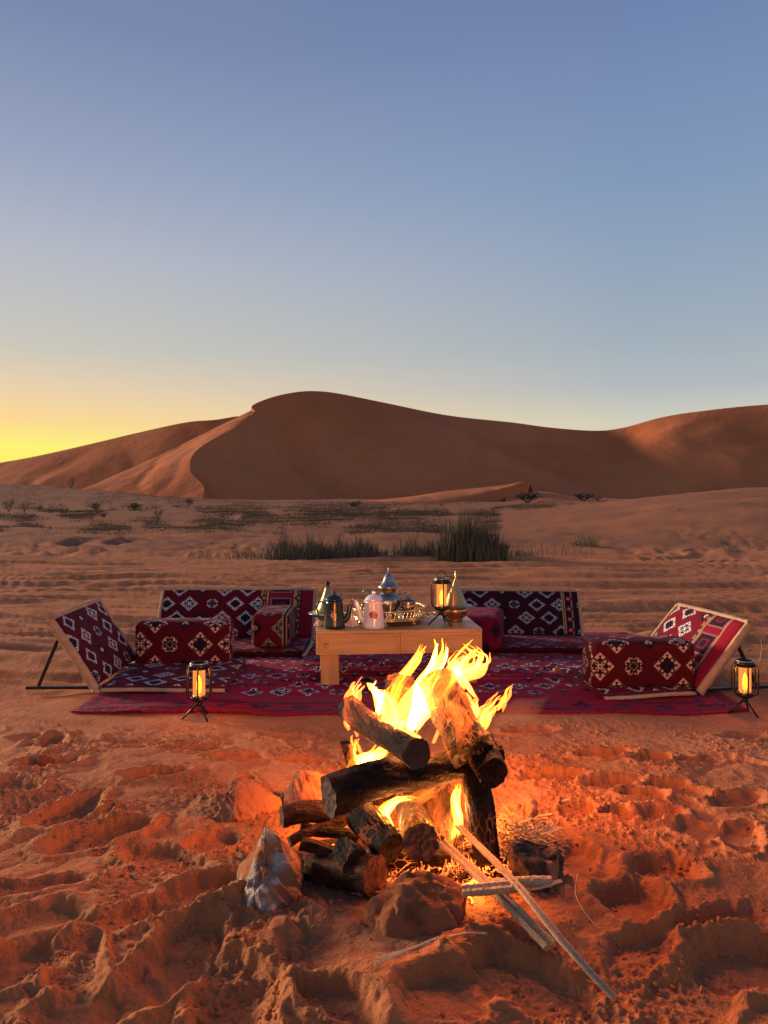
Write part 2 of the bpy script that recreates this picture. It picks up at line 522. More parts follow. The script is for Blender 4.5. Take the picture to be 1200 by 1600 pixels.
M['fl_core'] = flame_mat('flame_core', (1.0, 0.42, 0.045), 13)
M['fl_mid'] = flame_mat('flame_yellow', (1.0, 0.28, 0.012), 6)
M['fl_out'] = flame_mat('flame_orange', (1.0, 0.16, 0.01), 4)
M['fl_wisp'] = flame_mat('flame_wisp', (1.0, 0.15, 0.02), 2.8)


def smoke_mat():
    m = bpy.data.materials.new('smoke'); m.use_nodes = True
    n = m.node_tree.nodes; l = m.node_tree.links
    n.clear()
    o = n.new('ShaderNodeOutputMaterial'); e = n.new('ShaderNodeVolumePrincipled')
    e.inputs['Color'].default_value = (0.7, 0.6, 0.55, 1); e.inputs['Density'].default_value = 0.7
    l.new(e.outputs[0], o.inputs['Volume'])
    return m


M['smoke'] = smoke_mat()


# ------------------------------------------------------------------ woven patterns (computed, printed on the cloth)
def motif_big(n=33, open_centre=False):
    """stepped diamond with curled hooks; returns 0 none, 1 white, 2 dark"""
    c = (n - 1) / 2
    g = np.zeros((n, n), int)
    for i in range(n):
        for j in range(n):
            a = abs(i - c); b = abs(j - c)
            qa = (int(a) // 2) * 2; qb = (int(b) // 2) * 2
            d = qa + qb
            if d <= 15: g[i, j] = 1
            if a + b <= 10.5: g[i, j] = 2
            r = math.hypot(a - 5.6, b - 5.6)
            if abs(r - 2.6) < 0.9 and (a + b) > 8.0: g[i, j] = 2
            if r < 1.3: g[i, j] = 1
            r2 = math.hypot(a - 3.4, b - 3.4)
            if abs(r2 - 1.8) < 0.6 and not open_centre: g[i, j] = 1
            if a + b < 3.6 and not open_centre: g[i, j] = 1
            if a + b < 1.6: g[i, j] = 2
            if (a < 1.2 and 10 < b < 13) or (b < 1.2 and 10 < a < 13): g[i, j] = 2
    return g


def motif_hook(n=25):
    c = (n - 1) / 2
    g = np.zeros((n, n), int)
    for i in range(n):
        for j in range(n):
            a = abs(i - c); b = abs(j - c)
            if a + b <= 11: g[i, j] = 2
            if abs(a + b - 5) < 1.0: g[i, j] = 1
            for (p, q) in ((7.0, 3.4), (3.4, 7.0)):
                r = math.hypot(a - p, b - q)
                if abs(r - 2.2) < 0.75 and not (a + b < 8.2): g[i, j] = 1
    return g


def motif_tiny(n=25):
    c = (n - 1) / 2
    g = np.zeros((n, n), int)
    for i in range(n):
        for j in range(n):
            a = abs(i - c); b = abs(j - c)
            if a + b <= 11: g[i, j] = 2
            if a + b <= 4.2: g[i, j] = 1
            if a + b <= 1.6: g[i, j] = 2
    return g


MB1 = motif_big(); MB2 = motif_big(open_centre=True); MH = motif_hook(); MT = motif_tiny()


def stamp(img, g, cx, cy, white, dark, sx=1.0, sy=1.0):
    h, w = img.shape[:2]
    n = g.shape[0]
    H = int(n * sy); W = int(n * sx)
    for i in range(H):
        y = int(cy - H / 2 + i)
        if not 0 <= y < h: continue
        for j in range(W):
            x = int(cx - W / 2 + j)
            if not 0 <= x < w: continue
            k = g[min(n - 1, int(i / sy)), min(n - 1, int(j / sx))]
            if k == 1: img[y, x, :3] = white
            elif k == 2: img[y, x, :3] = dark


def weave(img, seed, amt=0.12):
    rs = np.random.RandomState(seed)
    h, w = img.shape[:2]
    k = 1 + amt * (rs.rand(h, w, 1) - 0.5) * 2
    img[:, :, :3] = np.clip(img[:, :, :3] * k, 0, 1)
    return img


def field_pattern(wm, hm, seed, red=(0.20, 0.004, 0.014), white=(0.68, 0.58, 0.54), dark=(0.012, 0.006, 0.010), res=220.0,
                  pitch=0.165, stripes=None, off=(0.0, 0.0), ms=0.88, rp_=0.78, shift=0):
    """wm x hm metres of the seat fabric; stripes = list of u positions in metres"""
    w = int(wm * res); h = int(hm * res)
    img = np.ones((h, w, 4), np.float32)
    img[:, :, :3] = red
    p = pitch * res
    rs = random.Random(seed)
    rows = int(h / (p / 2)) + 4; cols = int(w / p) + 4
    kinds = [MB1, MB2, MT, MB1, MB2, MH]
    for r_ in range(-1, rows):
        for c_ in range(-1, cols):
            x = (c_ + (0.5 if r_ % 2 else 0)) * p + off[0] * res
            y = r_ * p * rp_ + off[1] * res
            if r_ % 2: 
                k = (c_ + 2) % 3
                g = MT if k == 0 else (MB1 if k == 1 else MB2)
            else:
                k = (c_ + r_ // 2 + shift) % 3
                g = MH if k == 0 else (MB2 if k == 1 else MB1)
            stamp(img, g, x, y, white, dark, ms, ms)
    if stripes:
        for (u0, u1, kind) in stripes:
            a = max(0, int(u0 * res)); b = min(w, int(u1 * res))
            if kind == 'band':
                img[:, a:b, :3] = (0.012, 0.006, 0.012)
                for k, q in enumerate(range(a, b, max(1, (b - a) // 6))):
                    if k in (0, 1, 5): img[:, q:q + 2, :3] = (0.42, 0.28, 0.10)
                for y in range(8, h, 22):
                    stamp(img, MT, (a + b) / 2, y, (0.45, 0.32, 0.28), (0.15, 0.004, 0.012), 0.7, 0.7)
            elif kind == 'medallion':
                img[:, a:b, :3] = (0.24, 0.004, 0.02)
                for y in range(14, h + 20, 44):
                    for rr, cc in ((17, (0.30, 0.10, 0.10)), (14, (0.015, 0.006, 0.02)), (8, (0.24, 0.004, 0.02)), (5, (0.015, 0.006, 0.02))):
                        for yy in range(y - rr, y + rr):
                            if 0 <= yy < h:
                                img[yy, max(a, int((a + b) / 2 - rr)):min(b, int((a + b) / 2 + rr)), :3] = cc
                img[:, a:a + 3, :3] = (0.42, 0.28, 0.10)
                img[:, b - 3:b, :3] = (0.42, 0.28, 0.10)
            elif kind == 'red':
                img[:, a:b, :3] = (0.26, 0.005, 0.02)
    img[:4, :4, :3] = (0.05, 0.002, 0.006)
    return weave(img, seed)


def rug_pattern(wm, hm, res=170.0):
    w = int(wm * res); h = int(hm * res)
    img = np.ones((h, w, 4), np.float32)
    red = (0.25, 0.003, 0.020)
    img[:, :, :3] = red
    white = (0.66, 0.50, 0.50); dark = (0.012, 0.006, 0.012)
    bw = int(0.20 * res)
    p = 0.15 * res
    for r_ in range(int(h / (p * 0.55)) + 2):
        for c_ in range(int(w / p) + 2):
            x = (c_ + (0.5 if r_ % 2 else 0)) * p; y = r_ * p * 0.85
            if x < bw + 8 or x > w - bw - 8 or y < bw + 18 or y > h - bw - 8: continue
            k = (c_ * 2 + r_ * 3) % 7
            g = (MB1, MT, MB2, MT, MH, MB2, MT)[k]
            stamp(img, g, x, y, white, dark, 0.66, 0.66)
    # border: plain red with dark lozenges between two thin dark lines
    for q in (0.035, 0.055, 0.17, 0.185):
        a = int(q * res)
        for sl_ in (np.s_[a:a + 2, a:w - a], np.s_[h - a - 2:h - a, a:w - a], np.s_[a:h - a, a:a + 2], np.s_[a:h - a, w - a - 2:w - a]):
            img[sl_][..., :3] = (0.03, 0.006, 0.03)
    b = int(0.112 * res)
    for x in range(b, w - b, int(0.20 * res)):
        for y in (b, h - b):
            stamp(img, MT, x, y, (0.22, 0.01, 0.03), (0.03, 0.006, 0.03), 0.8, 0.62)
    for y in range(b, h - b, int(0.20 * res)):
        for x in (b, w - b):
            stamp(img, MT, x, y, (0.22, 0.01, 0.03), (0.03, 0.006, 0.03), 0.62, 0.8)
    return weave(img, 3)


def cloth_mat(name, img):
    h, w = img.shape[:2]
    im = bpy.data.images.new(name, w, h, alpha=False, float_buffer=False)
    im.colorspace_settings.name = 'sRGB'
    a = np.clip(img, 0, 1).copy()
    rgb = a[:, :, :3]
    a[:, :, :3] = np.where(rgb <= 0.0031308, rgb * 12.92, 1.055 * np.power(np.maximum(rgb, 1e-6), 1 / 2.4) - 0.055)
    im.pixels.foreach_set(a.astype(np.float32).ravel())
    im.update(); im.pack()
    m = bpy.data.materials.new(name); m.use_nodes = True
    n = m.node_tree.nodes; l = m.node_tree.links
    b = n['Principled BSDF']; b.inputs['Roughness'].default_value = 0.9
    b.inputs['Specular IOR Level'].default_value = 0.2
    b.inputs['Sheen Weight'].default_value = 0.08
    b.inputs['Sheen Tint'].default_value = (0.9, 0.25, 0.35, 1)
    t = n.new('ShaderNodeTexImage'); t.image = im; t.extension = 'REPEAT'
    uv = n.new('ShaderNodeUVMap'); uv.uv_map = 'UVMap'
    l.new(uv.outputs[0], t.inputs['Vector']); l.new(t.outputs['Color'], b.inputs['Base Color'])
    tc_ = n.new('ShaderNodeTexCoord')
    nb = n.new('ShaderNodeTexNoise'); nb.inputs['Scale'].default_value = 180; nb.inputs['Detail'].default_value = 3
    l.new(tc_.outputs['Object'], nb.inputs['Vector'])
    n2 = n.new('ShaderNodeTexNoise'); n2.inputs['Scale'].default_value = 9; n2.inputs['Detail'].default_value = 3
    l.new(tc_.outputs['Object'], n2.inputs['Vector'])
    bp = n.new('ShaderNodeBump'); bp.inputs['Distance'].default_value = 0.0015
    l.new(nb.outputs['Fac'], bp.inputs['Height'])
    b2 = n.new('ShaderNodeBump'); b2.inputs['Distance'].default_value = 0.012
    l.new(n2.outputs['Fac'], b2.inputs['Height']); l.new(bp.outputs['Normal'], b2.inputs['Normal'])
    l.new(b2.outputs['Normal'], b.inputs['Normal'])
    return m


# ------------------------------------------------------------------ terrain
# footprints: photo column, row, length, width, turn, depth
PRINTS = [(105, 1268, .15, .08, 70, .045), (150, 1308, .15, .085, 25, .04), (190, 1300, .10, .07, 40, .03), (75, 1196, .13, .06, 10, .03),
          (260, 1350, .16, .07, 150, .022), (290, 1410, .17, .07, 35, .03), (150, 1450, .18, .06, 30, .025), (240, 1530, .13, .07, 60, .035),
          (20, 1500, .12, .09, 60, .05), (60, 1440, .12, .07, 20, .02), (40, 1390, .15, .05, 10, .02), (130, 1580, .1, .08, 0, .03),
          (370, 1550, .14, .09, 120, .03), (300, 1480, .12, .08, 100, .03), (330, 1320, .08, .06, 30, .02),
          (945, 1180, .12, .055, 10, .04), (830, 1140, .12, .05, 10, .03), (1020, 1188, .1, .06, 20, .03), (865, 1215, .13, .06, 5, .025),
          (960, 1225, .12, .05, 20, .025), (1060, 1235, .12, .06, 150, .03), (1100, 1190, .1, .045, 10, .03), (1000, 1245, .09, .05, 0, .03),
          (1160, 1150, .12, .05, 5, .03), (1030, 1275, .10, .055, 10, .035), (970, 1275, .06, .05, 0, .035), (1150, 1250, .12, .06, 30, .03),
          (1035, 1365, .115, .085, 20, .05), (985, 1415, .11, .09, 70, .055), (1160, 1310, .10, .06, 60, .03), (1110, 1300, .12, .06, 170, .02),
          (1165, 1505, .15, .085, 10, .055), (1120, 1445, .14, .05, 20, .03), (900, 1340, .08, .06, 80, .03), (1080, 1560, .12, .07, 30, .02),
          (830, 1540, .16, .08, 150, .03), (700, 1560, .12, .08, 20, .02), (1000, 1490, .10, .06, 40, .02), (905, 1270, .08, .05, 40, .03),
          (480, 1190, .1, .05, 0, .02), (300, 1170, .14, .05, 0, .025), (170, 1160, .14, .05, 170, .02), (370, 1185, .12, .05, 0, .025),
          (60, 1150, .12, .05, 0, .02), (240, 1215, .12, .06, 10, .03), (120, 1500, .12, .06, 110, .03), (350, 1590, .12, .06, 70, .03), (520, 1575, .11, .05, 150, .025), (20, 1230, .12, .06, 160, .03), (450, 1150, .14, .05, 170, .02)]
MOUNDS = [(350, 1415, .12, .055), (478, 1440, .10, .06), (590, 1530, .12, .05), (730, 1500, .11, .05), (560, 1400, .06, .03), (400, 1500, .09, .06), (640, 1590, .14, .05), (470, 1580, .12, .05), (780, 1470, .10, .03), (430, 1330, .06, .03), (880, 1400, .07, .05), (500, 1275, .08, .04), (340, 1260, .07, .04), (385, 1262, .13, .055), (190, 1262, .11, .035), (60, 1300, .15, .03), (300, 1300, .10, .035), (210, 1330, .12, .02), (480, 1460, .17, .03),
          (340, 1385, .13, .04), (120, 1400, .16, .02), (660, 1480, .14, .05), (520, 1560, .18, .04), (700, 1590, .15, .03), (250, 1470, .14, .02),
          (900, 1310, .12, .03), (860, 1240, .10, .035), (960, 1330, .12, .02), (840, 1430, .16, .05), (900, 1500, .13, .02), (1100, 1400, .12, .03),
          (1060, 1210, .10, .02), (830, 1190, .10, .03), (1120, 1480, .12, .03), (420, 1300, .14, .03), (560, 1440, .14, .03), (460, 1230, .14, .02)]


def gpt(px, py):
    d = CAM_H * 1200.0 / (py - 770)
    return ((px - 600) / 1200.0 * d, d)


_stamps = []
for (px, py, a, b, t, dp) in PRINTS:
    x, y = gpt(px, py); _stamps.append((x, y, a, b, R(t), dp))
_r = random.Random(4)
for k in range(150):
    ang = _r.uniform(-3.1416, 3.1416); dd = _r.uniform(0.8, 4.6)
    x, y = math.sin(ang) * dd, math.cos(ang) * dd
    inframe = abs(x) < 0.52 * y and y > 1.4
    if inframe and dd < 2.5 and _r.random() < 0.55: continue
    if -1.9 < x < 2.1 and y > 3.45: continue
    _stamps.append((x, y, _r.uniform(.09, .14), _r.uniform(.04, .06), _r.uniform(0, 3.14), _r.uniform(.012, .035)))
FIRE = Vector((0.10, 2.22, 0))


def terrain(x, y):
    x = np.atleast_1d(np.asarray(x, dtype=np.float64)); y = np.atleast_1d(np.asarray(y, dtype=np.float64))
    d = np.hypot(x, y)
    h = np.zeros_like(d)
    wn = 1 - ss(3.0, 4.2, d)          # trampled sand round the fire
    wm = ss(3.2, 5.0, d) * (1 - ss(14, 26, d))
    wf = ss(9, 22, d)
    near = d < 6.5
    xs = x[near]; ys = y[near]
    wx = xs + 0.020 * pn(xs * 9, ys * 9, 1) + 0.008 * pn(xs * 28, ys * 28, 2)
    wy = ys + 0.020 * pn(xs * 9, ys * 9, 3) + 0.008 * pn(xs * 28, ys * 28, 4)
    hn = 0.020 * fbm(wx * 1.7, wy * 1.7, 3, 5)
    n1 = pn(wx * 6.5, wy * 6.5, 9)
    hn += 0.008 * (np.clip(np.abs(n1), 0, 0.35) * 2 - 0.4)
    mask = ss(-0.05, 0.45, pn(xs * 3.1, ys * 3.1, 12))
    n2 = pn(wx * 19, wy * 19, 13)
    hn += (0.002 + 0.006 * mask) * (0.5 - np.clip(np.abs(n2) * 2.2, 0.08, 0.8))
    hn = hn * wn[near] - 0.045 * (1 - ss(1.25, 1.95, d[near]))
    for (px, py, r_, hh) in MOUNDS:
        cx, cy_ = gpt(px, py)
        q = ((wx - cx) ** 2 + (wy - cy_) ** 2) / (r_ * r_)
        hn += 0.52 * hh * np.exp(-q * 1.3)
    # ash pit, slightly sunk, with a bank round it
    q = np.hypot((xs - FIRE.x) / 1.15, ys - FIRE.y + 0.0)
    hn = hn * (0.12 + 0.88 * ss(0.18, 0.42, q)) - 0.015 * (1 - ss(0.1, 0.4, q))
    crumb = np.zeros_like(xs)
    for (cx, cy_, a, b, t, dp) in _stamps:
        m = (np.abs(xs - cx) < 0.3) & (np.abs(ys - cy_) < 0.3)
        if not m.any(): continue
        dx = wx[m] - cx; dy = wy[m] - cy_
        u = (dx * math.cos(t) + dy * math.sin(t)) / a
        v = (-dx * math.sin(t) + dy * math.cos(t)) / b
        rr = np.sqrt(u * u + v * v) + 0.035 * pn(xs[m] * 34, ys[m] * 34, 91) + 0.03 * pn(xs[m] * 70, ys[m] * 70, 92)
        floor = (1 - ss(0.74, 1.03, rr))
        base = hn[m]
        hn[m] = base * (1 - 0.6 * floor) - dp * 0.78 * floor * (0.85 + 0.15 * u) + 0.34 * dp * np.exp(-((rr - 1.20) / 0.17) ** 2)
        crumb[m] = np.maximum(crumb[m] * (1 - 0.8 * floor), np.exp(-((rr - 1.28) / 0.26) ** 2))
    n5 = pn(wx * 30, wy * 30, 19)
    hn += 0.0055 * mask * wn[near] * (0.4 - np.abs(n5) * 1.6)
    n3 = pn(xs * 52, ys * 52, 15); n4 = pn(xs * 95, ys * 95, 16)
    cm = np.clip(0.10 + 0.4 * ss(0.05, 0.3, pn(xs * 2.3, ys * 2.3, 77)) + 0.7 * crumb * ss(-0.1, 0.3, pn(xs * 4, ys * 4, 18)) + 0.6 * mask, 0, 1) * (1 - ss(2.6, 4.6, d[near]))
    hn += cm * (0.011 * np.maximum(0, n3) ** 0.9 + 0.008 * np.maximum(0, n4)) * (1 - ss(3.4, 5.0, d[near]))
    h[near] += hn
    # drive tracks and low streaks behind the camp
    ang = 0.06 * pn(x * 0.25, y * 0.25, 20)
    ysw = y + 0.5 * pn(x * 0.35, y * 0.35, 21) + 0.06 * x + ang
    st = pn(x * 0.22, ysw * 2.0, 22) + 0.6 * pn(x * 0.45, ysw * 5.0, 23)
    rid = np.clip(1 - np.abs(st) * 3.4, 0, 1)
    st2 = pn(x * 0.40 + 3, ysw * 7.5, 25)
    h += wm * (0.045 * st - 0.035 * rid + 0.022 * np.clip(st2 * 1.8, -0.6, 0.5) + 0.009 * fbm(x * 2.2, y * 5.4, 4, 24) + 0.004 * np.abs(pn(x * 7, y * 14, 27)))
    # the carpet's place is level
    rect = ss(-1.75, -1.55, x) * (1 - ss(1.85, 2.0, x)) * ss(3.52, 3.72, y) * (1 - ss(5.9, 6.3, y))
    h = h * (1 - 0.93 * rect)
    # wide swells
    h += wf * (0.10 * fbm(x * 0.11, y * 0.11, 4, 30) + 0.05 * fbm(x * 0.45, y * 0.6, 3, 33) - 0.05)
    hump = ss(0.10, 0.52, x / np.maximum(y, 1)) * ss(13, 42, y) * (1 - ss(44, 62, y))
    h += 1.35 * np.where(y > 0, hump, 0)
    lf = ss(0.12, 0.62, -x / np.maximum(y, 1)) * ss(55, 92, y) * (1 - ss(95, 118, y))
    h += np.where(y > 0, (2.6 * lf), 0)
    # tyre ruts in a bend on the left, far
    cx, cy_ = gpt(230, 868)
    q = np.sqrt(((x + 3.0) / 3.2) ** 2 + ((y - 16.6) / 2.4) ** 2)
    for rr in (0.86, 1.14):
        h -= 0.07 * np.exp(-((q - rr) / 0.05) ** 2) * (x < -2.5)
        h += 0.035 * np.exp(-((q - rr - 0.10) / 0.05) ** 2) * (x < -2.5)
    h += ss(120, 400, d) * 2.0 * (fbm(x * 0.008, y * 0.008, 3, 41) * 0.5)
    return h


def onG(px, py, lift=0.0):
    d = gpt(px, py)[1]
    for _ in range(12):
        z = float(terrain([(px - 600) / 1200 * d], [d])[0]) + lift
        d = 0.5 * d + 0.5 * (CAM_H - z) * 1200.0 / (py - 770)
    z = float(terrain([(px - 600) / 1200 * d], [d])[0]) + lift
    return Vector(((px - 600) / 1200 * d, d, z))


def gz(x, y):
    return float(terrain([x], [y])[0])


def build_ground():
    half = R(37)
    ain = np.linspace(-half, half, 660)
    aout = np.linspace(half, 2 * np.pi - half, 92)[1:-1]
    ang = np.concatenate([ain, aout])
    def geo(a, b, r_):
        n = max(2, int(math.log(b / a) / r_)); return list(np.geomspace(a, b, n, endpoint=False))
    rad = list(np.linspace(0.05, 1.15, 12, endpoint=False)) + geo(1.15, 3.4, 0.0023) + geo(3.4, 6, 0.004) + geo(6, 14, 0.007) + geo(14, 110, 0.02) + geo(110, 5000, 0.09) + [5000]
    rad = np.array(rad)
    A, Rr = np.meshgrid(ang, rad)
    X = (np.sin(A) * Rr).ravel(); Y = (np.cos(A) * Rr).ravel()
    Z = terrain(X, Y)
    nr, na = len(rad), len(ang)
    co = np.stack([X, Y, Z], 1)
    co = np.vstack([co, [[0, 0, gz(0, 0)]]])
    i = np.arange(nr - 1)[:, None]; j = np.arange(na)[None, :]
    j2 = (j + 1) % na
    quads = np.stack([(i * na + j), (i * na + j2), ((i + 1) * na + j2), ((i + 1) * na + j)], -1).reshape(-1, 4)
    quads = quads[:, ::-1]
    ctr = nr * na
    tris = np.stack([np.full(na, ctr), (np.arange(na) + 1) % na, np.arange(na)], -1)
    me = bpy.data.meshes.new('ground')
    me.vertices.add(len(co)); me.vertices.foreach_set('co', co.astype(np.float32).ravel())
    nl = quads.size + tris.size
    me.loops.add(nl); me.loops.foreach_set('vertex_index', np.concatenate([quads.ravel(), tris.ravel()]).astype(np.int32))
    me.polygons.add(len(quads) + len(tris))
    st = np.concatenate([np.arange(len(quads)) * 4, quads.size + np.arange(len(tris)) * 3]).astype(np.int32)
    me.polygons.foreach_set('loop_start', st)
    me.update(calc_edges=True); me.validate()
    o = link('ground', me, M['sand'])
    tag(o, kind='structure')
    # make sure that faces look up
    if me.polygons[1000].normal.z < 0:
        me.flip_normals()
    return o


build_ground()


# ------------------------------------------------------------------ dunes
def loft(name, crest, foot, back, nu=260, nv=60, power=1.35, noise=(1.0, 0.02), seed=0, backpow=1.0):
    """crest / foot / back: rows of places; a sand body with a crisp crest"""
    c = spline(crest, nu); f = spline(foot, nu); b = spline(back, nu)
    v = []; rows = []
    for t in range(nv + 1):
        s = t / nv
        rows.append([(fi.lerp(ci, s).x, fi.lerp(ci, s).y, fi.z + (ci.z - fi.z) * (s ** power)) for ci, fi in zip(c, f)])
    nb = 14
    for t in range(1, nb + 1):
        s = t / nb
        rows.append([(ci.lerp(bi, s).x, ci.lerp(bi, s).y, ci.z + (bi.z - ci.z) * (s ** backpow)) for ci, bi in zip(c, b)])
    arr = np.array(rows)
    tt = np.concatenate([np.linspace(0, 1, nv + 1), np.linspace(1, 0, nb + 1)[1:]])[:, None]
    w = np.sin(np.clip(tt, 0, 1) * np.pi) ** 0.7
    X, Y = arr[..., 0], arr[..., 1]
    arr[..., 2] += noise[0] * w * (fbm(X * noise[1], Y * noise[1], 4, seed) - 0.55 * np.clip(1 - np.abs(pn(X * noise[1] * 1.5 + Y * 0.01, Y * noise[1] * 1.1, seed + 9)) * 5, 0, 1))
    nr, nc = arr.shape[:2]
    faces = [(i * nc + j, i * nc + j + 1, (i + 1) * nc + j + 1, (i + 1) * nc + j) for i in range(nr - 1) for j in range(nc - 1)]
    me = bpy.data.meshes.new(name)
    me.from_pydata([tuple(p) for p in arr.reshape(-1, 3)], [], faces)
    me.update()
    o = link(name, me, M['dune'])
    # crisp crest line
    if hasattr(me, 'set_sharp_from_angle'): me.set_sharp_from_angle(angle=R(32))
    return tag(o, kind='structure')


def PP(rows): return [P(*r) for r in rows]


crest_S = [(318, 760, 132), (298, 737, 138), (301, 711, 146), (326, 690, 155), (368, 667, 166), (398, 646, 177)]
crest_R = crest_S + [(394, 634, 183), (424, 621, 188), (460, 613, 190), (492, 611, 191), (530, 615, 192), (600, 629, 196), (700, 649, 205),
           (800, 660, 215), (860, 668, 221), (930, 673, 225), (975, 668, 226), (1030, 653, 222), (1090, 643, 220), (1200, 632, 218), (1400, 622, 215), (1750, 650, 210)]
foot_R = [(316, 782, 129), (345, 782, 131), (380, 783, 134), (420, 784, 137), (465, 785, 140), (505, 785, 142), (535, 785, 144), (560, 786, 145), (590, 786, 146),
          (620, 786, 147), (660, 786, 148), (720, 787, 152), (790, 787, 158), (860, 787, 164), (910, 787, 168), (960, 787, 176), (1000, 787, 176), (1050, 787, 174), (1110, 787, 172),
          (1220, 787, 168), (1420, 787, 166), (1780, 787, 160)]


def zero(v, z=-1.0): return Vector((v.x, v.y, z))


back_R = [zero(P(px - 40, 770, d + 50)) for (px, py, d) in crest_R]
for k in range(len(crest_S)): back_R[k] = P(*crest_S[k]) + Vector((-3, 3, -2))
loft('dune', PP(crest_R), PP(foot_R), back_R, nu=420, nv=70, power=1.12, noise=(3.4, 0.017), seed=50)
# lit windward flank left of the crest
out_L = [(120, 768, 140), (160, 751, 146), (208, 730, 152), (262, 705, 160), (325, 674, 170), (393, 641, 180)]
c2 = [(315, 786, 127)] + crest_S
f2 = [(90, 786, 138)] + out_L
loft('dune', PP(c2), PP(f2), [Vector((p.x + 1.5, p.y + 1.5, p.z - 3)) for p in PP(c2)], nu=150, nv=40, power=0.9, noise=(0.5, 0.06), seed=60)
bk = loft('dune', [p for p in PP(f2)], [p + Vector((0.5, -0.5, -0.6)) for p in PP(f2)], [Vector((p.x - 14, p.y + 30, -1)) for p in PP(f2)], nu=60, nv=3, noise=(0, 1))
# far dune behind, left
cl = [(-700, 700, 280), (-350, 735, 275), (-150, 735, 270), (-40, 728, 262), (0, 723, 260), (60, 712, 258), (140, 694, 256), (220, 675, 254), (290, 660, 252), (335, 656, 250), (400, 650, 252), (520, 668, 260)]
fl = [(px, 774, 222) for (px, py, d) in cl]
loft('dune', PP(cl), PP(fl), [zero(P(px, 770, d + 90)) for (px, py, d) in cl], nu=200, nv=40, power=1.0, noise=(1.2, 0.018), seed=70)
# small sharp dunes before the big one
c3 = [(560, 784, 104), (640, 776, 104), (700, 767, 105), (760, 761, 107), (800, 756, 108), (822, 751, 109), (828, 756, 111)]
f3 = [(500, 792, 84), (570, 791, 84), (620, 790, 85), (675, 789, 88), (715, 788, 92), (760, 786, 98), (822, 784, 106)]
loft('dune', PP(c3), PP(f3), [Vector((p.x + 4, p.y + 14, -0.4)) for p in PP(c3)], nu=120, nv=24, power=0.8, noise=(0.15, 0.08), seed=80)
c4 = [(790, 772, 112), (850, 768, 118), (900, 776, 118), (960, 779, 118), (1020, 783, 116), (1120, 777, 114), (1230, 772, 112), (1400, 770, 112)]
f4 = [(px, 790, 88) for (px, py, d) in c4]
loft('dune', PP(c4), PP(f4), [Vector((p.x, p.y + 20, -0.6)) for p in PP(c4)], nu=120, nv=24, power=0.9, noise=(0.2, 0.06), seed=90)


# ------------------------------------------------------------------ desert plants
def blades(name, x, y, rx, ry, hmin, hmax, n, m, seed, lean=0.25, wid=0.006, label=None, cat=None, group=None, kind=None, fan=False):
    rs = random.Random(seed)
    mb = MB()
    xs = []; ys = []
    for k in range(n):
        a = rs.uniform(0, 6.283); q = math.sqrt(rs.random())
        xs.append(x + math.cos(a) * q * rx); ys.append(y + math.sin(a) * q * ry)
    zs = terrain(xs, ys)
    z0 = gz(x, y)
    for k in range(n):
        q = math.hypot((xs[k] - x) / rx, (ys[k] - y) / ry)
        h_ = rs.uniform(hmin, hmax) * (1.0 - 0.55 * q * q) * (0.80 + 0.45 * float(pn(xs[k] * 4.5, seed * 3.3, 61)) + (0.25 if rs.random() < 0.06 else 0))
        a = math.atan2(ys[k] - y, xs[k] - x) + rs.uniform(-1.2, 1.2) if fan else rs.uniform(0, 6.283)
        ln = lean * rs.random() * h_ * (1 + q)
        w = wid * rs.uniform(0.6, 1.3)
        b = rs.uniform(0, 3.14)
        wv = Vector((math.cos(b) * w, math.sin(b) * w, 0))
        p0 = Vector((xs[k] - x, ys[k] - y, zs[k] - z0 - 0.02))
        p1 = p0 + Vector((math.cos(a) * ln * 0.35, math.sin(a) * ln * 0.35, h_ * 0.55))
        p2 = p0 + Vector((math.cos(a) * ln, math.sin(a) * ln, h_))
        mb.add([p0 - wv, p0 + wv, p1 + wv * 0.8, p1 - wv * 0.8, p2], [(0, 1, 2, 3), (3, 2, 4)])
    o = mb.build(name, [m, M['dry']], smooth=False)
    for p_ in o.data.polygons:
        if (p_.index // 2) % 5 == 0: p_.material_index = 1
    o.location = (x, y, z0)
    return tag(o, label, cat, group, kind)


def leafbush(name, px, py, d, w, h, n, m, seed, label, group=None, cat='bush'):
    rs = random.Random(seed)
    x = (px - 600) / 1200 * d; y = d; z0 = gz(x, y)
    mb = MB()
    root = empty(name, (x, y, z0), label=label, cat=cat, group=group)
    tw = MB()
    tips = []
    for k in range(9):
        a = rs.uniform(0, 6.28); e = rs.uniform(0.25, 1.0)
        tip = Vector((math.cos(a) * w * 0.45 * (1 - e * 0.5), math.sin(a) * w * 0.45 * (1 - e * 0.5), h * (0.45 + 0.5 * e)))
        tw.tube([(0, 0, -0.05), tip * 0.5 + Vector((0, 0, -h * 0.06)), tip], [w * 0.02, w * 0.014, w * 0.006], 5)
        tips.append(tip)
    for k in range(n):
        t = rs.choice(tips)
        p = t * rs.uniform(0.55, 1.05) + Vector((rs.gauss(0, w * .11), rs.gauss(0, w * .11), rs.gauss(0, h * .10)))
        if p.z < 0: p.z = abs(p.z)
        s = w * rs.uniform(0.025, 0.06)
        u = Vector((rs.gauss(0, 1), rs.gauss(0, 1), rs.gauss(0, 1))).normalized(); v_ = u.orthogonal().normalized()
        mb.add([p - u * s, p + v_ * s * 0.5, p + u * s, p - v_ * s * 0.5], [(0, 1, 2, 3)])
    mb.build('foliage', m, root, smooth=False)
    tw.build('stem', M['reed'], root)
    return root


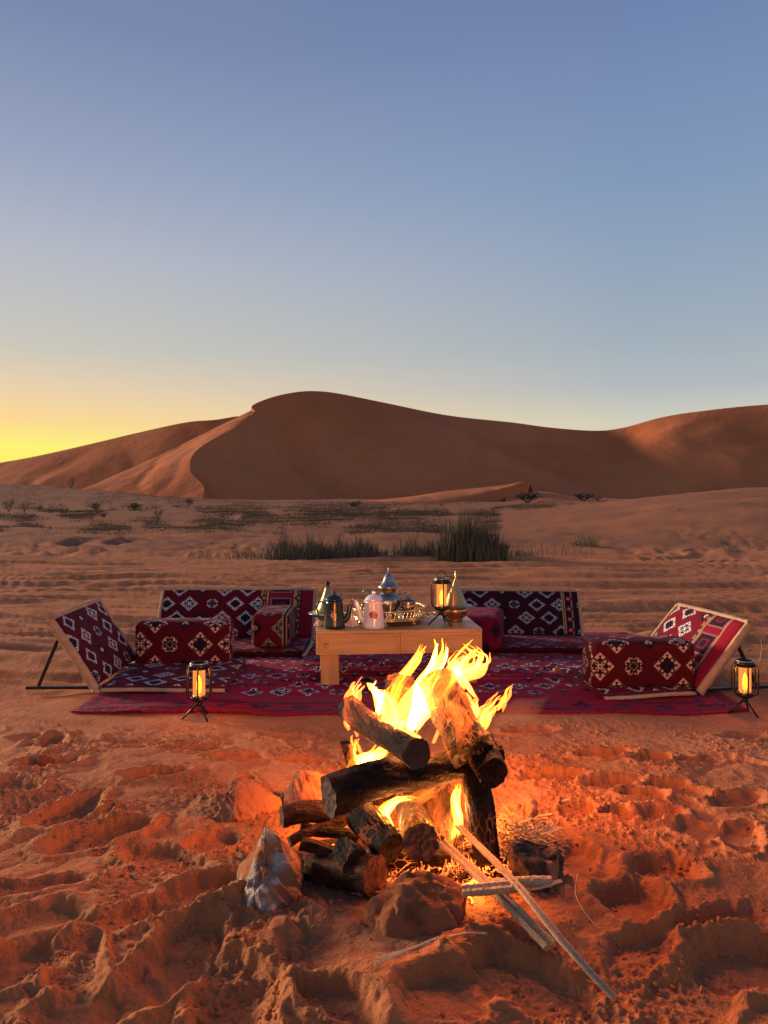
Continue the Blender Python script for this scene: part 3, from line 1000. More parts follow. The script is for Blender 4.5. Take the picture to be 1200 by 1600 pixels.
blades('grass_clump', *gpt(735, 872), 0.60, 0.42, 0.50, 1.02, 1900, M['reed'], 1, 0.22, 0.006, 'tallest dense dark clump of desert grass behind the table', 'grass clump', 'clumps of dark desert grass behind the camp')
blades('grass_clump', *gpt(655, 868), 0.42, 0.35, 0.25, 0.62, 620, M['reed'], 2, 0.3, 0.005, 'thinner dark grass clump just left of the tallest one', 'grass clump', 'clumps of dark desert grass behind the camp')
blades('grass_clump', *gpt(550, 869), 0.6, 0.35, 0.30, 0.56, 820, M['reed'], 3, 0.3, 0.005, 'low dark grass clump above the black coffee pot', 'grass clump', 'clumps of dark desert grass behind the camp')
blades('grass_clump', *gpt(465, 870), 0.62, 0.35, 0.30, 0.56, 900, M['reed'], 4, 0.3, 0.005, 'low dark grass clump left of the coffee pots, widest of the row', 'grass clump', 'clumps of dark desert grass behind the camp')
blades('grass_clump', *gpt(380, 868), 0.3, 0.25, 0.10, 0.26, 120, M['dry'], 5, 0.5, 0.005, 'sparse short grass tuft at the left end of the grass row', 'grass clump', 'clumps of dark desert grass behind the camp')
blades('grass_clump', *gpt(805, 868), 0.35, 0.28, 0.2, 0.42, 170, M['dry'], 6, 0.4, 0.005, 'thin dry grass clump right of the tallest dark clump', 'grass clump', 'clumps of dark desert grass behind the camp')
blades('grass_clump', *gpt(913, 852), 0.28, 0.25, 0.2, 0.48, 170, M['dry'], 7, 0.5, 0.006, 'small upright dry tuft standing alone above the back right seat', 'grass clump', 'clumps of dark desert grass behind the camp')
blades('grass_clump', *gpt(310, 868), 0.2, 0.2, 0.10, 0.24, 50, M['dry'], 8, 0.5, 0.005, 'tiny dry tuft by the tyre ruts', 'grass clump')
blades('twiggy_plant', *gpt(1143, 860), 0.10, 0.08, 0.2, 0.40, 30, M['dry'], 9, 0.7, 0.006, 'bare twiggy plant on the sand far right', 'plant', fan=True)
# scattered thin stalks near the row
for k, (px, py, n) in enumerate([(510, 865, 90), (600, 868, 160), (700, 870, 200), (770, 868, 140), (860, 862, 60), (420, 866, 90)]):
    blades('grass_stalks', *gpt(px, py), 0.8, 0.5, 0.12, 0.40, int(n * 2.2), M['dry'] if k % 2 else M['reed'], 20 + k, 0.5, 0.004, kind='stuff')


def scrub_band():
    rs = random.Random(9)
    mb = MB()
    xs = []; ys = []; hs = []; 
    while len(xs) < 34000:
        px = rs.uniform(-250, 1150); py = rs.uniform(781, 828)
        d = 1260 / (py - 770); d *= rs.uniform(0.9, 1.1)
        x = (px - 600) / 1200 * d
        if d > 95: continue
        if px > 1000 or (px > 780 and py > 798): continue
        f = float(pn(px * 0.012, py * 0.09, 44)) + 0.35 * float(pn(px * 0.05, py * 0.3, 45))
        dens = 0.22 + (0.40 if 380 < px < 700 and py < 815 else 0)
        if f < 0.32 - dens: continue
        xs.append(x); ys.append(d); hs.append(rs.uniform(0.04, 0.15) * (1.0 if d > 35 else 0.6))
    zs = terrain(xs, ys)
    for x, y, z, h_ in zip(xs, ys, zs, hs):
        for q in range(3):
            a = rs.uniform(0, 6.28); w = h_ * 0.09 + 0.004
            ox = rs.gauss(0, 0.12); oy = rs.gauss(0, 0.12)
            mb.add([(x + ox - w, y + oy, z - 0.03), (x + ox + w, y + oy, z - 0.03), (x + ox + math.cos(a) * h_ * 0.45, y + oy + math.sin(a) * h_ * 0.45, z + h_ * rs.uniform(0.6, 1))], [(0, 1, 2)], mi=rs.choice((0, 0, 1)))
    o = mb.build('scrub_grass', [M['dry'], M['scrub']], smooth=False)
    tag(o, kind='stuff')


scrub_band()
GB = 'low green bushes on the plain below the dunes'
for k, (px, py, d, w, h, n, m, lb) in enumerate([
        (294, 792, 62, 1.0, 0.7, 260, 'bush', 'small round dark bush under the lit dune flank, highest of the left bushes'),
        (112, 764, 92, 0.9, 1.3, 200, 'bush', 'tiny upright shrub standing on the low dune at far left'),
        (14, 800, 46, 0.75, 0.75, 240, 'scrub', 'green bush at the very left edge of the plain'),
        (38, 802, 44, 0.55, 0.65, 200, 'scrub', 'green bush second from the left edge'),
        (62, 801, 45, 0.5, 0.5, 180, 'scrub', 'green bush third from the left edge'),
        (150, 803, 45, 1.0, 0.55, 260, 'scrub', 'wide low green bush beside the pale sand patch'),
        (162, 812, 33, 0.45, 0.2, 130, 'bush', 'flat dark bush just under the wide low green bush'),
        (248, 812, 31, 0.5, 0.48, 260, 'scrub', 'bright upright green bush right of the pale sand patch'),
        (205, 802, 45, 1.3, 0.45, 240, 'scrub', 'low spreading bush between two green bushes on the left plain'),
        (355, 800, 48, 0.35, 0.5, 120, 'bush', 'small dark shrub right of centre of the left plain'),
        (912, 776, 100, 2.6, 1.1, 420, 'bush', 'larger dark bush at the foot of the right dune'),
        (934, 777, 102, 1.4, 0.7, 200, 'bush', 'smaller dark bush touching the right side of the larger one'),
        (824, 786, 82, 2.6, 1.1, 420, 'bush', 'dark rounded bush in front of the sharp little dune'),
        (1063, 826, 26, 0.25, 0.12, 90, 'dry', 'tiny dry shrub on the rise at right'),
        (555, 790, 60, 1.5, 0.45, 240, 'scrub', 'low yellow green bush above the silver teapot, on the plain')]):
    leafbush('desert_bush', px, py, d, w, h, n, M[m], 100 + k, lb, GB)


# ------------------------------------------------------------------ carpet
def sheet(name, corners, nx, ny, m, uvscale=(1, 1), wave=0.0, seed=0, thick=0.008, lift=0.0, parent=None, ragged=0.0):
    """cloth lying on the ground: corners a(0,0) b(1,0) c(1,1) d(0,1)"""
    a, b, c, d = [Vector((*p, 0)) for p in corners]
    top = []; uvs = []
    for j in range(ny + 1):
        for i in range(nx + 1):
            u = i / nx; v = j / ny
            p = a.lerp(b, u).lerp(d.lerp(c, u), v)
            e = min(v, 1 - v, u, 1 - u)
            if ragged: p += Vector((0.015 * math.sin(v * 9 + 1) * (1 - min(1, 4 * min(u, 1 - u))), (0.018 * math.sin(u * 13) + 0.012 * math.sin(u * 31 + 2)) * max(0, 1 - 4 * v), 0))
            if ragged and e < 0.02:
                p += Vector((rng.uniform(-1, 1), rng.uniform(-1, 1), 0)) * ragged
            top.append(p); uvs.append((u * uvscale[0], v * uvscale[1]))
    X = np.array([p.x for p in top]); Y = np.array([p.y for p in top])
    Z = np.maximum(terrain(X, Y), -0.002) + lift + 0.006
    if wave:
        n_ = pn(X * 1.4 + 0.8 * Y, Y * 7, seed + 1)
        Z = Z + wave * np.clip(1 - np.abs(n_) * 3.2, 0, 1) * ss(-0.2, 0.3, pn(X * 1.1, Y * 1.1, seed + 2)) + wave * 0.25 * (0.5 + 0.5 * pn(X * 3, Y * 3, seed + 3))
    mb = MB()
    n = nx + 1
    V = [(x, y, z) for x, y, z in zip(X, Y, Z)]
    low = [(x, y, z - thick) for x, y, z in V]
    F = []; U = []
    for j in range(ny):
        for i in range(nx):
            q = (j * n + i, j * n + i + 1, (j + 1) * n + i + 1, (j + 1) * n + i)
            F.append(q); U.append([uvs[k] for k in q])
    N = len(V)
    edge = [j * n + i for j, i in [(0, i) for i in range(n)]] + [j * n + nx for j in range(1, ny + 1)] + [ny * n + i for i in range(nx - 1, -1, -1)] + [j * n for j in range(ny - 1, 0, -1)]
    for k in range(len(edge)):
        p, q = edge[k], edge[(k + 1) % len(edge)]
        F.append((q, p, p + N, q + N)); U.append([uvs[q], uvs[p], uvs[p], uvs[q]])
    mb.add(V + low, F, U)
    return mb.build(name, m, parent, uv=True)


M['rug'] = cloth_mat('carpet_weave', rug_pattern(3.3, 2.2))
rug = sheet('carpet', [(-1.50, 3.63), (1.74, 3.66), (1.80, 5.75), (-1.50, 5.75)], 300, 170, M['rug'], wave=0.017, seed=5, ragged=0.008)
tag(rug, 'deep red patterned carpet spread on the sand under the table', 'carpet')


# ------------------------------------------------------------------ floor seats
def floor_seat(loc, rz, W, H, S, lean, pats, label, frame=True):
    """hinge at the origin running along Y, seat pad towards +X, backrest leaning to -X"""
    root = empty('floor_seat', loc, rz, label, 'floor seat', 'low folding seats round the table')
    # backrest: cushion slab
    L = math.hypot(lean, H); ux = Vector((-lean / L, 0, H / L)); nx_ = Vector((H / L, 0, lean / L))
    t = 0.036
    def slab(name, o, ex, ey, n, wu, hv, m, nu=26, nv=14, puff=0.012, sag=0.0):
        F = []; U = []; V = []
        for side in (0, 1):
            for j in range(nv + 1):
                for i in range(nu + 1):
                    u = i / nu; v = j / nv
                    e = min(u, 1 - u) * wu; g = min(v, 1 - v) * hv
                    pf = puff * min(1, e / 0.05) * min(1, g / 0.05)
                    th = t * 0.5 + pf + 0.005 * float(pn(u * wu * 9, v * hv * 9, 7 + side))
                    p = o + ex * (u * wu) + ey * (v * hv) + n * (th if side == 0 else -t * 0.4)
                    V.append(p)
        N = (nu + 1) * (nv + 1); q_ = nu + 1
        for j in range(nv):
            for i in range(nu):
                q = (j * q_ + i, j * q_ + i + 1, (j + 1) * q_ + i + 1, (j + 1) * q_ + i)
                F.append(q); U.append([((k % q_) / nu, (k // q_) / nv) for k in q])
                F.append(tuple(N + k for k in reversed(q))); U.append([(0.01, 0.01)] * 4)
        ed = [i for i in range(q_)] + [j * q_ + nu for j in range(1, nv + 1)] + [nv * q_ + i for i in range(nu - 1, -1, -1)] + [j * q_ for j in range(nv - 1, 0, -1)]
        for k in range(len(ed)):
            a, b = ed[k], ed[(k + 1) % len(ed)]
            F.append((b, a, a + N, b + N)); U.append([(0.003, 0.003)] * 4)
        return MB().add(V, F, U).build(name, m, root, uv=True)
    zb = 0.022
    o = Vector((0, -W / 2, zb))
    slab('backrest', o + ux * 0.012, Vector((0, 1, 0)), ux, nx_, W, L - 0.012, pats[0])
    o2 = Vector((0.025, -W / 2 + 0.012, 0.019))
    slab('seat_pad', o2, Vector((0, 1, 0)), Vector((1, 0, 0)), Vector((0, 0, 1)), W - 0.024, S - 0.03, pats[1], puff=0.008)
    # beige edging, slightly crumpled
    def strip(name, pts, w, d):
        pts = spline(pts, 24)
        mb = MB(); V = []; F = []
        for i, p in enumerate(pts):
            tg = (pts[min(i + 1, 24)] - pts[max(i - 1, 0)]).normalized()
            s1 = nx_; s2 = tg.cross(s1).normalized()
            k = 1 + 0.10 * rng.uniform(-1, 1)
            ww = w * k; dd = d * (1 + 0.08 * rng.uniform(-1, 1))
            for (aa, bb) in ((-1, -1), (1, -1), (1.06, 0), (1, 1), (-1, 1)):
                V.append(p + s1 * aa * dd / 2 + s2 * bb * ww / 2)
        for i in range(24):
            for k in range(5):
                k2 = (k + 1) % 5
                F.append((i * 5 + k, i * 5 + k2, (i + 1) * 5 + k2, (i + 1) * 5 + k))
        F.append((0, 1, 2, 3, 4)); F.append((124, 123, 122, 121, 120))
        return MB().add(V, F).build(name, M['trim'], root)
    e = 0.009
    y0 = Vector((0, -W / 2 - e, zb)); y1 = Vector((0, W / 2 + e, zb))
    strip('edge_trim', [y0 - ux * 0.005, y0 + ux * L * 0.5 + nx_ * 0.004, y0 + ux * L], 0.020, 0.042)
    strip('edge_trim', [y1 - ux * 0.005, y1 + ux * L * 0.5, y1 + ux * L], 0.020, 0.042)
    strip('edge_trim', [y0 + ux * (L + 0.006), (y0 + y1) / 2 + ux * (L + 0.009), y1 + ux * (L + 0.006)], 0.020, 0.044)
    for s_ in (-1, 1):
        mb = MB()
        pts = spline([(0.02, s_ * (W / 2), 0.014), (S * 0.35, s_ * (W / 2 + 0.012), 0.020), (S * 0.7, s_ * (W / 2 + 0.004), 0.013), (S, s_ * (W / 2), 0.012)], 20)
        mb.tube(pts, [0.012 + 0.003 * rng.random() for _ in pts], 8, squash=0.8)
        mb.build('seat_piping', M['trim'], root)
    if frame:
        # steel prop behind the backrest
        for s_ in (-1, 1):
            y = s_ * (W / 2 - 0.06)
            top = o + ux * (L * 0.80) - nx_ * 0.03; top.y = y
            MB().bar((top.x, y, top.z), (-lean - 0.09, y, 0.022), 0.014, 0.014).build('prop', M['iron'], root, smooth=False)
            MB().bar((0.0, y, 0.014), (-lean - 0.155, y, 0.012), 0.024, 0.014).build('foot_bar', M['iron'], root, smooth=False)
    return root


def bolster(loc, rz, size, m, label, r_=0.035, tilt=0.0):
    sx, sy, sz = size
    n = 9
    V = []; F = []; U = []
    hx, hy, hz = sx / 2, sy / 2, sz / 2
    idx = 0
    for ax in range(3):
        for sg in (-1, 1):
            o1, o2 = [(1, 2), (0, 2), (0, 1)][ax]
            hs = (hx, hy, hz)
            def coords(hh):   # denser near the rounded edge
                a = [-hh + r_ * (1 - math.cos(k / 4 * math.pi / 2)) * 1.0 for k in range(5)]
                b = [a[-1] + (2 * abs(a[-1])) * k / 6 for k in range(1, 6)]
                return a + b + [-q for q in reversed(a)]
            A = coords(hs[o1]); B = coords(hs[o2])
            base = len(V)
            for b in B:
                for a in A:
                    p = [0, 0, 0]; p[ax] = sg * hs[ax]; p[o1] = a; p[o2] = b
                    q = [max(-hs[k] + r_, min(hs[k] - r_, p[k])) for k in range(3)]
                    dv = Vector(p) - Vector(q)
                    pt = Vector(q) + (dv.normalized() * r_ if dv.length > 1e-9 else Vector((0, 0, 0)))
                    bulge = 0.006 * (1 - (a / hs[o1]) ** 2) * (1 - (b / hs[o2]) ** 2)
                    pt[ax] += sg * bulge
                    V.append(pt)
            la, lb = len(A), len(B)
            for j in range(lb - 1):
                for i in range(la - 1):
                    q = [base + j * la + i, base + j * la + i + 1, base + (j + 1) * la + i + 1, base + (j + 1) * la + i]
                    def uvp(kk):
                        p = V[kk]
                        if ax == 1: return (p.x / 0.62 + 0.5 + 0.05, (p.z + hz) / 0.5)
                        if ax == 2: return (p.x / 0.62 + 0.55, (p.y - hy + 2 * hy + 2 * hz * 1.0) / 0.5 + (0.0))
                        return ((p.y) / 0.62 + 0.1, (p.z + hz) / 0.5)
                    flip = (ax == 1) != (sg < 0)
                    if flip: q = q[::-1]
                    F.append(tuple(q)); U.append([uvp(k) for k in q])
    o = MB().add(V, F, U).build('bolster_cushion', m, uv=True)
    o.location = loc; o.rotation_euler = (0, tilt, rz)
    md = o.modifiers.new('weld', 'WELD'); md.merge_threshold = 0.0005
    return tag(o, label, 'cushion', 'square bolster cushions on the floor seats')


DR = (0.075, 0.002, 0.006)
M['fab_left'] = cloth_mat('seat_cloth_left', field_pattern(0.66, 0.50, 1, red=DR, off=(0.02, 0.05)))
M['fab_seat'] = cloth_mat('seat_cloth_pad', field_pattern(0.66, 0.66, 2, red=(0.09, 0.002, 0.008), off=(0.04, 0.02)))
M['fab_bol'] = cloth_mat('bolster_cloth', field_pattern(0.62, 0.50, 3, red=(0.075, 0.002, 0.006), white=(0.66, 0.38, 0.27), off=(0.10, 0.125), pitch=0.175, ms=0.98, shift=2))
M['fab_back_left'] = cloth_mat('seat_cloth_back_left', field_pattern(1.09, 0.42, 4, red=(0.10, 0.002, 0.007), stripes=[(0.71, 0.75, 'band'), (0.75, 0.96, 'medallion'), (0.96, 1.0, 'band'), (1.0, 1.1, 'red')], off=(0.03, 0.03)))
M['fab_back_right'] = cloth_mat('seat_cloth_back_right', field_pattern(0.86, 0.42, 5, red=(0.030, 0.002, 0.006), white=(0.40, 0.36, 0.36), stripes=[(0.74, 0.84, 'band')], off=(0.06, 0.02)))
M['fab_right'] = cloth_mat('seat_cloth_right', field_pattern(0.65, 0.48, 6, red=(0.17, 0.003, 0.014), white=(0.80, 0.70, 0.68), stripes=[(0.36, 0.38, 'band'), (0.38, 0.56, 'medallion'), (0.56, 0.65, 'red')], off=(0.08, 0.06)))
M['fab_red'] = cloth_mat('plain_red_cloth', field_pattern(0.8, 0.5, 7, red=(0.20, 0.003, 0.020), white=(0.06, 0.01, 0.03), dark=(0.03, 0.004, 0.02)))
M['fab_greek'] = cloth_mat('bordered_cloth', field_pattern(0.62, 0.50, 8, red=(0.12, 0.003, 0.012), stripes=[(0.05, 0.20, 'band'), (0.42, 0.56, 'band')], white=(0.30, 0.26, 0.18)))
M['fab_pad_back'] = cloth_mat('seat_cloth_back_pads', field_pattern(0.9, 0.5, 9, red=(0.14, 0.003, 0.012), white=(0.30, 0.22, 0.22), off=(0.0, 0.0)))

# left seat: hinge x=-1.5, from depth 4.0 to 4.65, leaning left
floor_seat((-1.50, 4.325, 0.008), 0.0, 0.65, 0.355, 0.67, 0.235, [M['fab_left'], M['fab_seat']],
           'floor seat at the left edge of the carpet, backrest leaning out over a steel prop')
bolster((-1.185, 4.58, 0.166), 0.0, (0.55, 0.19, 0.25), M['fab_bol'], 'wine red bolster with four cream medallions, across the left floor seat')
# right seat turned so its open side faces the fire
floor_seat((1.555, 4.25, 0.008), math.pi + R(11), 0.63, 0.335, 0.52, 0.285, [M['fab_right'], M['fab_seat']],
           'floor seat at the right end of the carpet, bright red backrest with white diamonds')
bolster((1.335, 4.04, 0.160), R(4), (0.54, 0.20, 0.245), M['fab_bol'], 'dark bolster with cream medallions and pink top, in front of the right floor seat')
# back left seat faces the camera: hinge runs along X
floor_seat((-1.04, 5.36, 0.008), -math.pi / 2, 1.07, 0.315, 0.50, 0.17, [M['fab_back_left'], M['fab_pad_back']],
           'widest floor seat, at the back left behind the black coffee pot', frame=True)
bolster((-0.73, 5.13, 0.165), 0, (0.24, 0.44, 0.215), M['fab_greek'], 'small bolster with bright red top and dark bordered end, on the back left seat')
floor_seat((0.975, 5.46, 0.008), -math.pi / 2 - R(3), 0.84, 0.295, 0.48, 0.16, [M['fab_back_right'], M['fab_pad_back']],
           'floor seat at the back right, nearly black backrest with grey diamonds')
bolster((0.66, 5.14, 0.150), R(-12), (0.26, 0.46, 0.21), M['fab_red'], 'red bolster half hidden by the table, on the back right seat')


# ------------------------------------------------------------------ table
TX, TY, TR = 0.066, 4.36, R(5)
table = empty('low_table', (TX, TY, 0.012), TR, 'low varnished pine table laid with coffee pots and a brass tray', 'table')
TW, TD, TH = 0.90, 0.46, 0.30
def bevel(o, w=0.004, s=2):
    b = o.modifiers.new('bevel', 'BEVEL'); b.width = w; b.segments = s; b.limit_method = 'ANGLE'
    return o
nb_ = 5
for k in range(nb_):
    wd = TD / nb_
    o = MB().box((0, -TD / 2 + wd * (k + 0.5), TH - 0.009), (TW, wd - 0.0018, 0.018)).build('plank', M['wood'], table, smooth=False); bevel(o, 0.002)
ah = 0.108
o = MB().box((0, -TD / 2 + 0.012, TH - 0.018 - ah / 2), (TW, 0.018, ah)).build('apron', M['wood'], table, smooth=False); bevel(o)
o = MB().box((0, TD / 2 - 0.012, TH - 0.018 - ah / 2), (TW, 0.018, ah)).build('apron', M['wood'], table, smooth=False); bevel(o)
for s_ in (-1, 1):
    o = MB().box((s_ * (TW / 2 - 0.010), 0, TH - 0.018 - ah / 2), (0.018, TD - 0.045, ah)).build('apron', M['wood'], table, smooth=False); bevel(o)
    # framed panel on the front: thin proud frame around a flat field
    pw = TW / 2 - 0.007
    cx = s_ * (TW / 4)
    fr = MB(); y = -TD / 2 - 0.0015
    z = TH - 0.018 - ah / 2
    fr.box((cx, y, z + ah / 2 - 0.006), (pw, 0.010, 0.012)); fr.box((cx, y, z - ah / 2 + 0.006), (pw, 0.010, 0.012))
    fr.box((cx - pw / 2 + 0.007, y, z), (0.014, 0.010, ah - 0.0245)); fr.box((cx + pw / 2 - 0.007, y, z), (0.014, 0.010, ah - 0.0245))
    bevel(fr.build('panel_frame', M['wood'], table, smooth=False), 0.002)
    for t_ in (-1, 1):
        o = MB().box((s_ * (TW / 2 - 0.075), t_ * (TD / 2 - 0.055), (TH - 0.018) / 2), (0.098, 0.064, TH - 0.0185)).build('leg', M['wood_up'], table, smooth=False); bevel(o)
kn = MB().lathe([(0.0, 0.0), (0.010, 0.0), (0.011, 0.003), (0.006, 0.005), (0.005, 0.003), (0.0, 0.003)], 20)
o = kn.build('bolt', M['copper'], table); o.rotation_euler = (R(90), 0, 0); o.location = (-TW / 2 + 0.055, -TD / 2 - 0.004, TH - 0.075)
TZ = 0.012 + TH + 0.001


# ------------------------------------------------------------------ coffee pots
def enamel_pot(px, d, m, label, spout_side, flower, knob_m=None):
    x = (px - 600) / 1200 * d
    root = empty('coffee_pot', (x, d, TZ), 0, label, 'coffee pot', 'enamel coffee pots on the table')
    k = 1.0
    MB().lathe([(0.0, 0.0), (0.060, 0.0), (0.063, 0.004), (0.061, 0.02), (0.047, 0.135), (0.0475, 0.139), (0.044, 0.142), (0.044, 0.148), (0.0465, 0.15), (0.0465, 0.153)], 40).build('body', m, root)
    MB().lathe([(0.049, 0.153), (0.0495, 0.156), (0.046, 0.160), (0.036, 0.172), (0.020, 0.180), (0.008, 0.182), (0.006, 0.186), (0.010, 0.190), (0.011, 0.195), (0.007, 0.200), (0.0, 0.2015)], 40).build('lid', m, root)
    s = spout_side
    pts = spline([(s * 0.050, 0, 0.035), (s * 0.075, 0, 0.060), (s * 0.085, 0, 0.105), (s * 0.098, 0, 0.140), (s * 0.115, 0, 0.158)], 16)
    MB().tube(pts, [0.018 - 0.011 * (i / 16) for i in range(17)], 12).build('spout', m, root)
    pts = spline([(-s * 0.046, 0, 0.130), (-s * 0.075, 0, 0.142), (-s * 0.092, 0, 0.120), (-s * 0.084, 0, 0.070), (-s * 0.056, 0, 0.035)], 18)
    MB().tube(pts, 0.0062, 8, squash=0.7).build('handle', m, root)
    # printed flower on the front wall
    def wall(u, v, out=0.0008):   # u across, v up on the cone facing the camera
        r_ = 0.063 - (v - 0.02) * 0.1217 + out
        a = u / r_
        return Vector((math.sin(a) * r_, -math.cos(a) * r_, v))
    def petal(mb, cu, cv, a, l, w, out=0.0008):
        pts_ = []
        for i in range(10):
            t = i / 10 * 6.283
            du = math.cos(t) * l / 2; dv = math.sin(t) * w / 2
            pts_.append(wall(cu + math.cos(a) * (l / 2 + du) - math.sin(a) * dv, cv + math.sin(a) * (l / 2 + du) + math.cos(a) * dv, out))
        mb.add(pts_, [tuple(range(10))])
    cu, cv = (0.0, 0.075)
    fl_ = MB(); lf_ = MB(); ct = MB()
    rs = random.Random(px)
    for q in range(7):
        petal(lf_, cu, cv, q * 0.9 + 0.3, rs.uniform(0.020, 0.030), 0.007, 0.0006)
    cs = [(0, 0)] if flower == 'rose' else [(-0.012, 0.004), (0.010, -0.004), (0.0, 0.010)]
    for (a, b) in cs:
        for q in range(6):
            petal(fl_, cu + a, cv + b, q * 1.047, 0.014, 0.013, 0.0012)
        petal(ct, cu + a - 0.003, cv + b, 0, 0.007, 0.007, 0.0018)
    lf_.build('leaf_print', M['leaf_print'] if flower != 'rose' else M['greenbrass'], root, smooth=False)
    fp_ = fl_.build('flower_print', M['red_petal'] if flower != 'rose' else M['pink_petal'], root, smooth=False)
    ct.build('flower_centre', M['pink_petal'] if flower != 'rose' else M['red_petal'], fp_, smooth=False)
    return root


enamel_pot(522, 4.20, M['black_enamel'], 'black enamel coffee pot with a pink rose print, spout to the right', 1, 'rose')
enamel_pot(584, 4.20, M['white_enamel'], 'white enamel coffee pot with red poppies printed on it, spout to the left', -1, 'poppy')

# ------------------------------------------------------------------ tray with tea things
trx, try_ = (607 - 600) / 1200 * 4.42, 4.42
tray = empty('brass_tray', (trx, try_, TZ), 0, 'round brass tray with a pierced gallery rim on little feet', 'tray')
MB().lathe([(0.0, 0.030), (0.21, 0.030), (0.222, 0.028), (0.226, 0.033), (0.214, 0.036), (0.0, 0.036)], 72).build('plate', M['brass'], tray)
g = MB()
nn = 56
for k in range(nn):
    a = 2 * math.pi * k / nn
    pts = []
    for q in range(11):
        t = q / 10 * 6.283
        aa = a + math.cos(t) * 0.050; zz = 0.061 + math.sin(t) * 0.020
        pts.append((0.214 * math.cos(aa), 0.214 * math.sin(aa), zz))
    g.tube(pts, 0.0022, 5, cap=False)
g.build('pierced_gallery', M['brass'], tray)
for z_ in (0.040, 0.083):
    MB().tube([(0.214 * math.cos(a), 0.214 * math.sin(a), z_) for a in np.linspace(0, 6.2832, 73)], 0.0042, 8, cap=False).build('rim', M['brass'], tray)
for a in (R(-150), R(-95), R(-40), R(20), R(80), R(140)):
    o = MB().lathe([(0, 0), (0.010, 0.0), (0.012, 0.006), (0.006, 0.012), (0.006, 0.022), (0.014, 0.028), (0.0, 0.0295)], 14).build('foot', M['brass'], tray)
    o.location = (0.185 * math.cos(a), 0.185 * math.sin(a), 0)
hd = MB().tube(spline([(0.222, 0.03, 0.034), (0.262, 0.03, 0.044), (0.272, 0, 0.046), (0.262, -0.05, 0.044), (0.216, -0.06, 0.034)], 16), 0.0055, 8).build('handle', M['brass'], tray)
TT = TZ + 0.0365
tp = empty('moroccan_teapot', ((607 - 600) / 1200 * 4.42, 4.44, TT), 0, 'engraved silver Moroccan teapot with tall bell shaped lid, tallest thing on the tray', 'teapot')
MB().lathe([(0.0, 0.0), (0.050, 0.0), (0.052, 0.006), (0.044, 0.012), (0.060, 0.028), (0.072, 0.060), (0.073, 0.078), (0.066, 0.098), (0.048, 0.116), (0.040, 0.124), (0.038, 0.134), (0.046, 0.150), (0.047, 0.154)], 44).build('body', M['silver'], tp)
MB().lathe([(0.0395, 0.1235), (0.042, 0.126), (0.040, 0.134), (0.0475, 0.1485), (0.050, 0.151), (0.048, 0.153)], 44).build('collar', M['copper'], tp)
MB().lathe([(0.061, 0.155), (0.062, 0.158), (0.050, 0.166), (0.036, 0.188), (0.027, 0.210), (0.020, 0.226), (0.012, 0.234), (0.004, 0.238), (0.004, 0.243), (0.009, 0.248), (0.004, 0.254), (0.003, 0.262), (0.0, 0.270)], 44).build('lid', M['silver'], tp)
MB().tube(spline([(-0.062, 0, 0.040), (-0.095, 0, 0.060), (-0.100, 0, 0.105), (-0.112, 0, 0.138), (-0.134, 0, 0.140), (-0.148, 0, 0.122)], 20), [0.014 - 0.010 * (i / 20) for i in range(21)], 10).build('spout', M['silver'], tp)
MB().tube(spline([(0.060, 0.01, 0.112), (0.100, 0.01, 0.120), (0.112, 0.01, 0.085), (0.100, 0.01, 0.045), (0.068, 0.01, 0.035)], 18), 0.005, 8).build('handle', M['silver'], tp)
# dark tea glass left of the pot
gl = empty('tea_glass', ((578 - 600) / 1200 * 4.40, 4.40, TT), 0, 'dark blue tea glass on the tray left of the silver teapot', 'glass')
MB().lathe([(0.0, 0.0), (0.026, 0.0), (0.028, 0.010), (0.026, 0.030), (0.034, 0.075), (0.040, 0.088), (0.038, 0.088), (0.031, 0.075), (0.022, 0.030), (0.0, 0.02)], 28).build('cup', M['dark_glass'], gl)
MB().lathe([(0.0345, 0.0742), (0.0372, 0.079), (0.0360, 0.081)], 28).build('gilt_band', M['brass'], gl)
sg = empty('sugar_pot', ((638 - 600) / 1200 * 4.40, 4.40, TT), 0, 'small copper banded sugar pot with twisted finial, right of the silver teapot', 'sugar pot')
MB().lathe([(0.0, 0.0), (0.030, 0.0), (0.034, 0.006), (0.036, 0.030), (0.037, 0.060), (0.041, 0.078), (0.040, 0.080)], 32).build('body', M['silver'], sg)
MB().lathe([(0.0365, 0.034), (0.0395, 0.037), (0.0405, 0.058), (0.0375, 0.062)], 32).build('band', M['copper'], sg)
MB().lathe([(0.043, 0.081), (0.043, 0.085), (0.022, 0.093), (0.010, 0.097), (0.004, 0.101), (0.006, 0.106), (0.003, 0.112)], 32).build('lid', M['dark_glass'], sg)
MB().tube(spline([(0, 0, 0.110), (-0.006, 0, 0.118), (0.004, 0, 0.126), (0.0, 0, 0.140)], 10), [0.004, 0.004, 0.005, 0.005, 0.004, 0.004, 0.005, 0.004, 0.003, 0.003, 0.002], 8).build('finial', M['brass'], sg)
# gilt tumblers behind the white pot
for k, (px, d, r_) in enumerate([(553, 4.37, 0.020)]):
    t = empty('gilt_tumbler', ((px - 600) / 1200 * d, d, TZ), 0, 'small gilt tumbler standing between the black and the white coffee pot', 'cup')
    MB().lathe([(0.0, 0.0), (0.022, 0.0), (0.022, 0.008), (0.019, 0.03), (0.026, 0.095), (0.024, 0.095), (0.016, 0.03), (0, 0.02)], 28).build('cup', M['brass'], t)
    MB().tube([(0.0268 * math.cos(a), 0.0268 * math.sin(a), 0.095) for a in np.linspace(0, 6.2832, 29)], 0.0018, 6, cap=False).build('rim', M['brass'], t)
